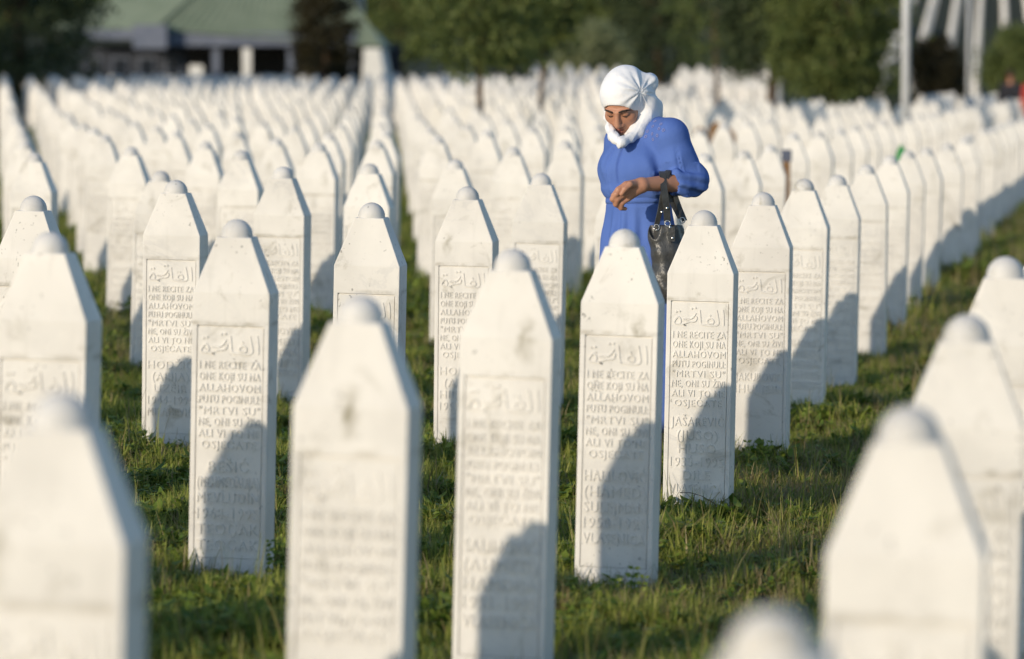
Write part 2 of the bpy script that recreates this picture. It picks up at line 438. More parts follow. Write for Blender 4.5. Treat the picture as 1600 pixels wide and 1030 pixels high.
def build_grass():
    P, S, I = [], [], []
    for (y0, y1, dens, sc) in ((3.0, 12.0, 420, 1.0), (12.0, 24.0, 380, 1.0), (24.0, 45.0, 80, 1.6), (45.0, 80.0, 10, 2.4)):
        xl, xr = -0.135 * y1 - 2.2, 0.135 * y1 + 2.2
        n = int((xr - xl) * (y1 - y0) * dens)
        x = nrs.uniform(xl, xr, n); y = nrs.uniform(y0, y1, n)
        ok = np.abs(x) < 0.135 * y + 2.0
        x, y = x[ok], y[ok]; n = len(x)
        herb = patch(x, y, 2.3, .4); dry = patch(x, y, 1.5, 2.1) * .7 + patch(x, y, 4.1, .9) * .3
        # the strip between the two right-hand columns is drier, the left and the foreground lusher
        dl = y / 6 - x
        dry = dry + .55 * np.exp(-((dl - .9) / .7) ** 2) * sstep(10, 13, y) - .1
        u = nrs.uniform(0, 1, n)
        idx = np.where(u < .25 + .5 * herb, nrs.randint(3, 6, n), nrs.randint(0, 3, n))
        u2 = nrs.uniform(0, 1, n)
        idx = np.where(u2 < np.clip(dry * .95 - .22, 0.03, .8), nrs.randint(6, 8, n), idx)
        idx = np.where(nrs.uniform(0, 1, n) < .035, 8, idx)
        z = ground_z(x, y) - .004
        P.append(np.stack([x, y, z], 1)); I.append(idx)
        clump = .55 + .75 * patch(x, y, 4.2, 3.3) ** 1.5 + .35 * patch(x, y, 11.0, 1.3) ** 2
        S.append(nrs.uniform(.75, 1.25, n) * sc * clump)
    P = np.concatenate(P); S = np.concatenate(S); I = np.concatenate(I)
    me = bpy.data.meshes.new('grass'); me.vertices.add(len(P)); me.vertices.foreach_set('co', P.astype(np.float32).ravel())
    a = me.attributes.new('tuft_scale', 'FLOAT', 'POINT'); a.data.foreach_set('value', S.astype(np.float32))
    a = me.attributes.new('tuft_kind', 'INT', 'POINT'); a.data.foreach_set('value', I.astype(np.int32))
    rot = np.stack([nrs.uniform(-.2, .2, len(P)), nrs.uniform(-.2, .2, len(P)), nrs.uniform(0, 6.28, len(P))], 1)
    a = me.attributes.new('tuft_rot', 'FLOAT_VECTOR', 'POINT'); a.data.foreach_set('vector', rot.astype(np.float32).ravel())
    o = link(bpy.data.objects.new('grass', me))
    tag(o, 'weedy green grass with dry blades between the headstones', 'grass', kind='stuff')
    ng = bpy.data.node_groups.new('grass_scatter', 'GeometryNodeTree')
    ng.interface.new_socket('Geometry', in_out='INPUT', socket_type='NodeSocketGeometry')
    ng.interface.new_socket('Geometry', in_out='OUTPUT', socket_type='NodeSocketGeometry')
    N, L = ng.nodes, ng.links
    gi, go = N.new('NodeGroupInput'), N.new('NodeGroupOutput')
    iop = N.new('GeometryNodeInstanceOnPoints'); ci = N.new('GeometryNodeCollectionInfo')
    ci.inputs['Collection'].default_value = tuft_col
    ci.inputs['Separate Children'].default_value = True
    ci.inputs['Reset Children'].default_value = True
    def na(nm, tp):
        n = N.new('GeometryNodeInputNamedAttribute'); n.data_type = tp; n.inputs[0].default_value = nm
        return next(s for s in n.outputs if s.enabled and s.name == 'Attribute')
    iop.inputs['Pick Instance'].default_value = True
    L.new(gi.outputs[0], iop.inputs['Points']); L.new(ci.outputs[0], iop.inputs['Instance'])
    L.new(na('tuft_kind', 'INT'), iop.inputs['Instance Index'])
    L.new(na('tuft_scale', 'FLOAT'), iop.inputs['Scale'])
    L.new(na('tuft_rot', 'FLOAT_VECTOR'), iop.inputs['Rotation'])
    L.new(iop.outputs[0], go.inputs[0])
    md = o.modifiers.new('scatter', 'NODES'); md.node_group = ng
build_grass()

# ------------------------------------------------------------------ headstones
W2, T, HS, HT = 0.125, 0.15, 0.886, 1.064       # half width, thickness, shoulder and top height
TW2, TF, TB = 0.055, 0.024, 0.126                # top: half width, front and back edge depth
PX, PZ0, PZ1 = 0.109, 0.035, 0.783               # inscription recess
UND = -0.35

def slab_mesh():
    bm = bmesh.new()
    v = lambda x, y, z: bm.verts.new((x, y, z))
    f0 = [v(-W2, 0, UND), v(W2, 0, UND), v(W2, 0, HS), v(-W2, 0, HS)]
    b0 = [v(-W2, T, UND), v(W2, T, UND), v(W2, T, HS), v(-W2, T, HS)]
    tp = [v(-TW2, TF, HT), v(TW2, TF, HT), v(TW2, TB, HT), v(-TW2, TB, HT)]
    rc = [v(-PX, 0, PZ0), v(PX, 0, PZ0), v(PX, 0, PZ1), v(-PX, 0, PZ1)]
    ri = [v(-PX, .008, PZ0), v(PX, .008, PZ0), v(PX, .008, PZ1), v(-PX, .008, PZ1)]
    for k in range(4):
        a, b_ = k, (k + 1) % 4
        bm.faces.new((f0[a], f0[b_], rc[b_], rc[a]))
        bm.faces.new((rc[a], rc[b_], ri[b_], ri[a]))
    bm.faces.new(ri)
    bm.faces.new((b0[1], b0[0], b0[3], b0[2]))
    bm.faces.new((f0[0], f0[3], b0[3], b0[0])); bm.faces.new((f0[1], b0[1], b0[2], f0[2])); bm.faces.new((f0[0], b0[0], b0[1], f0[1]))
    bm.faces.new((f0[3], f0[2], tp[1], tp[0])); bm.faces.new((f0[2], b0[2], tp[2], tp[1]))
    bm.faces.new((b0[2], b0[3], tp[3], tp[2])); bm.faces.new((b0[3], f0[3], tp[0], tp[3])); bm.faces.new(tp)
    bm.normal_update()
    hull = set(f0 + b0 + tp)
    ed = [e for e in bm.edges if e.verts[0] in hull and e.verts[1] in hull]
    bmesh.ops.bevel(bm, geom=ed, offset=0.0035, segments=2, profile=0.6, affect='EDGES')
    bmesh.ops.recalc_face_normals(bm, faces=bm.faces)
    me = bpy.data.meshes.new('slab'); bm.to_mesh(me); bm.free(); me.materials.append(M['marble'])
    return me

def dome_mesh(seg=24, rings=8):
    r, cy = 0.0505, (TF + TB) / 2
    V, Fc = [], []
    prof = [(r, -0.004)] + [(r * math.cos(t), .004 + r * 1.03 * math.sin(t)) for t in np.linspace(0, math.pi / 2 * .97, rings)]
    for q, z in prof:
        for k in range(seg):
            a = 2 * math.pi * k / seg
            V.append((q * math.cos(a), cy + q * math.sin(a), HT + z))
    for j in range(len(prof) - 1):
        for k in range(seg):
            k2 = (k + 1) % seg
            Fc.append((j * seg + k, j * seg + k2, (j + 1) * seg + k2, (j + 1) * seg + k))
    V.append((0, cy, HT + .004 + r * 1.03)); t = len(V) - 1; j = (len(prof) - 1) * seg
    for k in range(seg): Fc.append((j + k, j + (k + 1) % seg, t))
    me = bpy.data.meshes.new('dome'); me.from_pydata(V, [], Fc)
    me.polygons.foreach_set('use_smooth', np.ones(len(Fc), bool)); me.update(); me.materials.append(M['marble_top'])
    return me

def panel_mesh():
    bm = bmesh.new()
    g = .0042
    bm_box(bm, (0, .0055, (PZ0 + PZ1 - g) / 2), (2 * (PX - .0024), .007, PZ1 - PZ0 - g - .004))
    me = bpy.data.meshes.new('inscription_panel'); bm.to_mesh(me); bm.free(); me.materials.append(M['marble'])
    return me

FACE_Y = .002          # front of the inscription panel
def text_mesh(name, lines):
    """raised capitals: lines of (text, centre height, letter height, max width)"""
    bm = bmesh.new()
    for (s, z, h, mw) in lines:
        cu = bpy.data.curves.new('tx', 'FONT'); cu.body = s; cu.align_x = 'CENTER'; cu.size = h / .70
        cu.space_character = 1.12; cu.extrude = .0030; cu.offset = 0.0; cu.bevel_depth = 0.0; cu.bevel_resolution = 0
        cu.resolution_u = 2
        o = bpy.data.objects.new('tx', cu); COL.objects.link(o)
        bpy.context.view_layer.update()
        me = bpy.data.meshes.new_from_object(o.evaluated_get(bpy.context.evaluated_depsgraph_get()))
        xs = [v.co.x for v in me.vertices]
        wd = max(xs) - min(xs); k = min(1.0, mw / wd); cx = (max(xs) + min(xs)) / 2
        for v in me.vertices:
            x, y, zz = v.co
            v.co = ((x - cx) * k, FACE_Y - zz - .0005, z + y - h / 2)
        bm.from_mesh(me)
        COL.objects.unlink(o); bpy.data.objects.remove(o); bpy.data.meshes.remove(me); bpy.data.curves.remove(cu)
    me = bpy.data.meshes.new(name); bm.to_mesh(me); bm.free(); me.materials.append(M['marble'])
    return me

def arabic_mesh():
    """the carved Arabic heading drawn as raised brush strokes"""
    S = .000578; x0, y0 = 262, 752
    strokes = [
        ([(412, 698), (416, 730), (419, 770), (420, 802)], 13),
        ([(372, 700), (378, 730), (384, 765), (386, 785), (376, 799), (350, 803), (322, 802), (296, 798), (276, 796), (270, 780), (266, 740), (262, 702)], 13),
        ([(340, 800), (352, 785), (350, 766), (334, 757), (316, 764), (312, 780), (324, 790), (342, 790)], 11),
        ([(326, 735), (334, 741)], 13),
        ([(242, 772), (226, 780), (205, 782), (178, 776), (160, 768), (172, 762), (200, 764), (224, 748), (238, 724)], 12),
        ([(238, 772), (243, 758), (240, 746)], 11),
        ([(205, 782), (176, 790), (160, 798), (172, 806), (150, 800), (128, 798), (104, 798)], 12),
        ([(104, 798), (98, 786), (106, 768), (120, 752), (132, 758), (140, 776), (136, 792), (120, 799)], 11),
        ([(106, 716), (113, 722)], 13), ([(128, 712), (135, 718)], 13),
        ([(206, 692), (213, 698)], 13), ([(230, 688), (237, 694)], 13),
    ]
    V, Fc = [], []
    for li, (pts, wd) in enumerate(strokes):
        P = [Vector(((x - x0) * S, -(y - y0) * S)) for x, y in pts]
        if len(P) > 2:                      # Catmull-Rom
            Q = []
            E_ = [P[0] * 2 - P[1]] + P + [P[-1] * 2 - P[-2]]
            for i in range(1, len(E_) - 2):
                for t in (0, .25, .5, .75):
                    a, b, c, d = E_[i - 1], E_[i], E_[i + 1], E_[i + 2]
                    Q.append(.5 * ((2 * b) + (c - a) * t + (2 * a - 5 * b + 4 * c - d) * t * t + (3 * b - a - 3 * c + d) * t ** 3))
            Q.append(P[-1]); P = Q
        n = len(P)
        for i, p in enumerate(P):
            d = (P[min(i + 1, n - 1)] - P[max(i - 1, 0)]).normalized(); nrm = Vector((-d.y, d.x))
            hw = wd * S * .5 * (1.0 if n < 3 else (.55 + .55 * math.sin(math.pi * (i + .6) / (n + .2))))
            z = FACE_Y - .0029 - .0001 * li
            for q, zz in ((1, FACE_Y + .001), (.72, z), (-.72, z), (-1, FACE_Y + .001)):
                V.append((p.x + nrm.x * hw * q, zz, .722 + p.y + nrm.y * hw * q))
        b0 = len(V) - 4 * n
        for i in range(n - 1):
            for k in range(3):
                a = b0 + 4 * i + k
                Fc.append((a, a + 1, a + 5, a + 4))
        Fc.append((b0 + 3, b0 + 2, b0 + 1, b0)); e = b0 + 4 * (n - 1); Fc.append((e, e + 1, e + 2, e + 3))
    me = bpy.data.meshes.new('arabic_heading'); me.from_pydata(V, [], Fc); me.update(); me.materials.append(M['marble'])
    return me

SLAB, DOME, PANEL, ARAB = slab_mesh(), dome_mesh(), panel_mesh(), arabic_mesh()
vt = ['I NE RECITE ZA', 'ONE KOJI SU NA', 'ALLAHOVOM', 'PUTU POGINULI:', '"MRTVI SU"', 'NE, ONI SU ŽIVI', 'ALI VI TO NE', 'OSJEĆATE']
VERSE = text_mesh('verse_lettering', [(s, .657 - .0366 * i, .0255, .198) for i, s in enumerate(vt)])
def names(key, lines):
    return text_mesh('name_lettering', [(s, .331 - .0505 * i, .035, .2) for i, s in enumerate(lines)])
NAMES = {
    ('B', 4): names('a', ['JAŠAREVIĆ', '(JUSO)', 'HUSO', '1933-1995', 'DILE', 'VLASENICA']),
    ('B', 3): names('b', ['HALILOVIĆ', '(HAMED)', 'SULEJMAN', '1950-1995', 'VLASENICA']),
    ('A', 1): names('c', ['BEŠIĆ', '(MEHMEDALIJA)', 'MEVLUDIN', '1968-1995', 'TEOČAK', 'TEOČAK']),
    ('C', 1): names('d', ['HODŽIĆ', '(ALIJA)', 'UZEIR', '1944-1995', 'MILAČEVIĆ']),
    ('B', 5): names('e', ['JAKUBOVIĆ', 'IHULJEIN']),
    ('A', 3): names('f', ['HODŽIĆ', '(ALIJA)', 'HIDAJET', '1957-1995']),
    ('B', 2): names('g', ['SALIHOVIĆ', '(AHMED)', 'HAMDIJA', '1951-1995', 'VLASENICA']),
}
GENERIC = NAMES[('B', 2)]

NAME_ROW = {('B', 4): ('B', 4), ('B', 3): ('B', 3), ('A', 3): ('A', 1), ('C', 5): ('C', 1), ('B', 5): ('B', 5), ('A', 5): ('A', 3), ('B', 2): ('B', 2)}
COLN = ['D', 'B', 'A', 'C'] + ['E%02d' % i for i in range(4, 40)]
YAW = -math.atan(1 / 6.0)

def delta(ci):
    return .39 + 1.25 * ci if ci > 3 else LAT[COLN[ci]] if ci >= 0 else .39 + 1.25 * ci

def y_end(X, Y):
    p = X / Y
    if p < .045: return 113.0
    if p < .105: return 78.0 if p > .052 else 95.0
    return 104.0

stones = []
for ci in range(-14, 40):
    for k in range(-2, 54):
        Y = ROW0 + STEP * k
        X = Y / 6 - delta(ci)
        nm = COLN[ci] if ci >= 0 else 'R%d' % -ci
        if Y < 2.2 or abs(X) > .1333 * Y + 3.5: continue
        if Y > y_end(X, Y): continue
        if nm == 'E04' and k == 6: continue
        if ci < -1 and Y < 34: continue
        key = (nm, k)
        rr = random.Random(ci * 991 + k * 17 + 5)
        if Y > 24 and rr.random() < .03: continue
        lean = R(rr.gauss(1.1, .35)); back = R(rr.gauss(.2, .45)); yaw = YAW + R(rr.gauss(0, .8))
        hz = rr.gauss(0, .012)
        if key in MEAS_ROW:
            mx, my = MEAS_ROW[key]
            top = at(mx, my, Y + .075)
            z = top.z - 1.121
            X = top.x - .075 * math.sin(-yaw) - 1.1 * math.tan(lean)
        else:
            X += rr.gauss(0, .02); Y += rr.gauss(0, .03)
            if ci in (2, 3, 4) and k < 5: X -= .085 if k else .02          # the unseen stones left of the frame, placed by the shadows they throw
            z = gz(X, Y) + hz
        px, py = pix(X, Y, z + 1.0)
        half = F_PX / Y * .135
        vis = (-half * .7 < px < 1600 + half * .7) and py < 1030
        stones.append(dict(key=key, ci=ci, k=k, X=X, Y=Y, z=z, rot=(back, lean, yaw), vis=vis, px=px))

# wooden markers stand in place of some stones
WOODEN = [(1229, 232, 29.5, 'stake'), (1094, 198, 44.0, 'board'), (1119, 190, 46.0, 'board'), (1139, 200, 46.5, 'board'), (1408, 226, 33.0, 'green')]
for (mx, my, Y, kd) in WOODEN:
    P = at(mx, my, Y)
    stones = [s for s in stones if not (abs(s['X'] - P.x) < .30 and abs(s['Y'] - Y) < .5)]

vis = sorted([s for s in stones if s['vis']], key=lambda s: s['Y'])
single, rest = vis[:300], vis[300:] + [s for s in stones if not s['vis']]

ORD = ['zeroth', 'first', 'second', 'third', 'fourth', 'fifth', 'sixth', 'seventh', 'eighth', 'ninth', 'tenth', 'eleventh', 'twelfth', 'thirteenth', 'fourteenth', 'fifteenth', 'sixteenth']
SPECIAL = {
    ('B', 4): 'sharply lettered white headstone beside the grey handbag, name panel half in shadow',
    ('B', 3): 'softly blurred headstone directly in front of the woman in blue, left of the sharp one',
    ('B', 2): 'tall blurred headstone in the bottom centre with a pointed shadow low on its face',
    ('B', 1): 'heavily blurred headstone left of bottom centre with a dark stain above its panel',
    ('B', 0): 'very blurred headstone filling the bottom left corner',
    ('B', 5): 'headstone just right of the sharply lettered one, its foot hidden in grass stalks',
    ('B', 6): 'second headstone right of the sharply lettered one, grey-veined top',
    ('A', 2): 'blurred grey-topped headstone cut by the left edge at mid height',
    ('A', 3): 'white headstone left of centre with lettered panel and diagonal shadow, green weeds at its foot',
    ('A', 4): 'clean headstone with a sharp grey dome rising behind the blurred stone left of bottom centre',
    ('A', 5): 'lettered headstone half hidden behind the tall blurred bottom centre stone',
    ('A', 6): 'pale headstone directly left of the woman in blue, above the bottom centre stone',
    ('C', 4): 'mottled headstone with a dark grey dome at the left edge, behind the blurred one',
    ('C', 5): 'headstone with readable lettered panel and shadow, left of the weedy-footed one',
    ('C', 6): 'headstone with smooth sunlit top just right and behind the weedy-footed one',
    ('D', 2): 'blurred headstone cut by the right edge at mid height',
    ('D', 1): 'blurred rounded headstone near the right edge, second back in the foreground column',
    ('D', 0): 'large very blurred headstone in the bottom right, its right shoulder dark',
    ('D', -1): 'blurred dome of a headstone poking up at the bottom edge, right of centre',
}
ANCH = {'B': (4, 'sharply lettered one in the right-hand column'), 'A': (6, 'pale one left of the woman'),
        'C': (6, 'smooth-topped one left of centre'), 'D': (2, 'blurred one at the right edge')}
def stone_label(s):
    nm, k = s['key']
    if s['key'] in SPECIAL: return SPECIAL[s['key']], 'headstones of the near columns'
    if nm in ANCH:
        a, t = ANCH[nm]; n = k - a
        if 0 < n < 17: return 'white headstone, %s behind the %s' % (ORD[n], t), 'headstones of the near columns'
    if s['Y'] < 34:
        n = sum(1 for q in single if q['key'][0] == nm and q['k'] <= k)
        m = s['ci'] - 3
        if 0 < m < 12:
            return 'blurred white headstone, %s from the front in the %s column left of the smooth-topped one' % (ORD[min(n, 16)], ORD[m]), 'headstones left of centre'
    for lim, place in ((70, 'beside the far left aisle'), (165, 'below the dark top left tree'), (265, 'below the left end of the green roof'),
                       (360, 'below the middle of the green roof'), (455, 'below the right part of the green roof'), (545, 'below the brownish columnar bush'),
                       (640, 'along the dark aisle below the white end wall'), (720, 'just left of the thin tree trunk'), (800, 'around and right of the thin tree trunk'),
                       (935, 'just left of the woman'), (1110, 'just right of the woman'), (1200, 'around the three wooden boards'), (1280, 'around the brown stake'),
                       (1390, 'left of the pale lamp post'), (1480, 'around the foot of the pale lamp post'), (9999, 'near the right edge')):
        if s['px'] < lim: break
    if s['Y'] < 46: return 'blurred white headstone %s, in the middle distance' % place, 'middle distance headstones ' + place
    return 'small blurred white headstone %s, far back' % place, 'far headstones ' + place

for s in single:
    r_ = empty('headstone', (s['X'], s['Y'], s['z']), s['rot'])
    lb, gp = stone_label(s)
    tag(r_, lb, 'headstone', gp)
    sl_ = link(bpy.data.objects.new('slab', SLAB), r_)
    q_ = random.Random(s['ci'] * 57 + s['k'] * 131)
    sl_['stain'] = 1.0 if s['key'] == ('B', 1) else (q_.uniform(.25, .7) if q_.random() < .22 else 0.0)
    sl_['stain_x'] = 0.0 if s['key'] == ('B', 1) else q_.uniform(-.09, .09)
    sl_['stain_z'] = 0.0 if s['key'] == ('B', 1) else q_.uniform(-.10, .12)
    link(bpy.data.objects.new('dome', DOME), r_)
    if s['Y'] < 42:
        p = link(bpy.data.objects.new('inscription_panel', PANEL), r_)
        if s['Y'] < 34:
            link(bpy.data.objects.new('arabic_heading', ARAB), p)
            link(bpy.data.objects.new('verse_lettering', VERSE), p)
            if s['Y'] < 27:
                link(bpy.data.objects.new('name_lettering', NAMES[NAME_ROW[s['key']]] if s['key'] in NAME_ROW else GENERIC), p)

# stones past the three hundred, outside the frame, and on the far hillside: one mass
def low_stone():
    V = [(-W2, 0, -.3), (W2, 0, -.3), (W2, T, -.3), (-W2, T, -.3), (-W2, 0, HS), (W2, 0, HS), (W2, T, HS), (-W2, T, HS),
         (-TW2, TF, HT), (TW2, TF, HT), (TW2, TB, HT), (-TW2, TB, HT)]
    Fc = []
    for b in (0, 4):
        for k in range(4):
            k2 = (k + 1) % 4
            Fc.append((b + k, b + k2, b + 4 + k2, b + 4 + k))
    Fc.append((8, 9, 10, 11))
    b = len(V); cy = (TF + TB) / 2
    for rr_, z in ((.05, 0), (.043, .025), (.022, .045)):
        for k in range(8):
            V.append((rr_ * math.cos(k * math.pi / 4), cy + rr_ * math.sin(k * math.pi / 4), HT + z))
    for j in range(2):
        for k in range(8):
            k2 = (k + 1) % 8
            Fc.append((b + j * 8 + k, b + j * 8 + k2, b + j * 8 + 8 + k2, b + j * 8 + 8 + k))
    Fc.append((b + 16, b + 17, b + 18, b + 19)); Fc.append((b + 16, b + 19, b + 20, b + 23)); Fc.append((b + 20, b + 21, b + 22, b + 23))
    return np.array(V), np.array(Fc)

hill = []
for ci in range(40):                                   # hillside on the right: columns climbing straight up
    for k in range(44):
        Y = 140 + k * 2.4; X = 13.4 + ci * 1.15 + k * .30
        if abs(X) < .1333 * Y + 4: hill.append((X, Y))
for ci in range(30):                                   # the slope in the middle distance
    for k in range(10):
        Y = 124 + k * 2.4; X = -1 + ci * .62
        px_ = pix(X, Y, gz(X, Y))[0]
        if 835 < px_ < 970 or 1055 < px_ < 1215: hill.append((X, Y))
LV, LF = low_stone()
allV, allF, n0 = [], [], 0
for (X, Y, z, rot) in [(s['X'], s['Y'], s['z'], s['rot']) for s in rest] + [(x, y, gz(x, y), (0, R(1), YAW + R(rnd.gauss(0, 1)))) for x, y in hill]:
    from mathutils import Euler
    mt = np.array(Euler(rot).to_matrix())
    allV.append(LV @ mt.T + np.array((X, Y, z))); allF.append(LF + n0); n0 += len(LV)
o = np_obj('headstone_field', np.concatenate(allV), np.concatenate(allF), M['marble'], smooth=False)
tag(o, 'mass of white headstones in the far field and on the hillside', 'headstones', kind='stuff')

# ------------------------------------------------------------------ wooden markers
def wooden_marker(mx, my, Y, kd):
    P = at(mx, my, Y); g = gz(P.x, Y); h = P.z - g
    label, mat = {
        'stake': ('brown wooden stake with a dark top between white headstones', M['wood']),
        'board': ('brown pointed wooden grave board behind the white stones', M['wood']),
        'green': ('small green painted marker showing beside a headstone dome', M['greenpaint'])}[kd]
    if kd == 'board':
        label = {1094: 'leftmost of three brown wooden grave boards right of the woman',
                 1119: 'middle and tallest of three brown wooden grave boards right of the woman',
                 1139: 'rightmost of three brown wooden grave boards right of the woman'}[mx]
    r_ = empty({'stake': 'wooden_stake', 'board': 'grave_board', 'green': 'green_marker'}[kd], (P.x, Y, g), (0, 0, YAW))
    tag(r_, label, 'grave marker', 'temporary wooden grave markers' if kd == 'board' else None)
    bm = bmesh.new()
    if kd == 'stake':
        bm_box(bm, (0, 0, (h - .09) / 2 - .1), (.055, .045, h - .09 + .2)); bm_obj('post', bm, mat, r_)
        bm = bmesh.new(); bm_box(bm, (0, 0, h - .055), (.075, .06, .09)); bmesh.ops.bevel(bm, geom=bm.edges[:], offset=.008, segments=2)
        bm_obj('cap', bm, M['darkpaint'], r_)
    else:
        wd = .17 if kd == 'board' else .09
        prof = [(-wd / 2, -.2), (wd / 2, -.2), (wd / 2, h - .09), (wd * .28, h - .03), (0, h), (-wd * .28, h - .03), (-wd / 2, h - .09)]
        a = [bm.verts.new((x, -.015, z)) for x, z in prof]; b = [bm.verts.new((x, .015, z)) for x, z in prof]
        bm.faces.new(a); bm.faces.new(b[::-1])
        for k in range(len(prof)):
            k2 = (k + 1) % len(prof); bm.faces.new((a[k2], a[k], b[k], b[k2]))
        bmesh.ops.recalc_face_normals(bm, faces=bm.faces)
        bm_obj('board', bm, mat, r_)
        bm = bmesh.new(); bm_box(bm, (0, -.02, h * .72), (wd * .7, .006, .16)); bm_obj('name_plate', bm, M['darkpaint'], r_)
for args in WOODEN: wooden_marker(*args)

# ------------------------------------------------------------------ single weeds and a bent stalk that stand out in the focal zone
def weed(px, Y, h, label, seed, n=9):
    r = random.Random(seed); X = (px - CX) / F_PX * Y
    r_ = empty('weed', (X, Y, gz(X, Y) - .01)); tag(r_, label, 'weed', 'tall weeds at the stone feet')
    bm = bmesh.new(); tips = []
    for j in range(3):
        p = Vector((r.uniform(-.02, .02), r.uniform(-.015, .015), 0)); d = Vector((r.uniform(-.35, .35), r.uniform(-.3, .1), 1)); hh = h * r.uniform(.65, 1)
        for i in range(5):
            q = p + d.normalized() * hh / 5; bm_cyl(bm, p, q, .0022 - .0003 * i, .0019 - .0003 * i, 5); tips.append((q.copy(), i)); p = q; d = d + Vector((r.uniform(-.15, .15), 0, 0))
    bm_obj('stem', bm, M['herb'], r_)
    for q, i in tips:
        for sgn in (-1, 1):
            L_ = r.uniform(.018, .035) * (1.2 - .12 * i); a = r.uniform(-.5, .5) + (0 if sgn > 0 else math.pi)
            d = Vector((math.cos(a), math.sin(a) * .7, r.uniform(.1, .6))).normalized(); sd = d.cross(Vector((0, -1, .3))).normalized() * L_ * .28
            mesh_obj('leaf', [q, q + d * L_ * .45 + sd, q + d * L_, q + d * L_ * .45 - sd], [(0, 1, 2, 3)], M['herb'], r_)
weed(412, 12.25, .20, 'thin leafy weed in front of the lettered stone left of centre', 1)
weed(386, 12.30, .12, 'low weed by the foot of the lettered stone left of centre', 2)
weed(1186, 16.1, .17, 'upright grassy weed at the foot of the stone right of the sharp one', 3)
weed(1262, 18.0, .15, 'pale weed at the foot of the second stone right of the sharp one', 4)
weed(955, 11.9, .12, 'small weed at the foot of the stone in front of the woman', 5)
weed(985, 11.95, .16, 'taller weed at the foot of the stone in front of the woman', 6)
def bent_stalk():
    Y = 14.12; p = [at(x, y, Y) for x, y in ((1062, 770), (1078, 770), (1096, 775), (1112, 784), (1124, 793))]
    b = [at(1075, 806, Y + .01), at(1081, 788, Y + .01), at(1086, 772, Y)]
    X = b[0].x; g = gz(X, Y); o_ = Vector((X, Y, g))
    bm = bmesh.new()
    for P in (p, [Vector((b[0].x - .004, Y, g - .02))] + b):
        for i in range(len(P) - 1): bm_cyl(bm, P[i] - o_, P[i + 1] - o_, .0013, .0012, 5)
    o = bm_obj('bent_stalk', bm, M['bark'], None); o.location = o_
    tag(o, 'thin dark bent stalk across the foot of the sharply lettered stone', 'stalk')
bent_stalk()

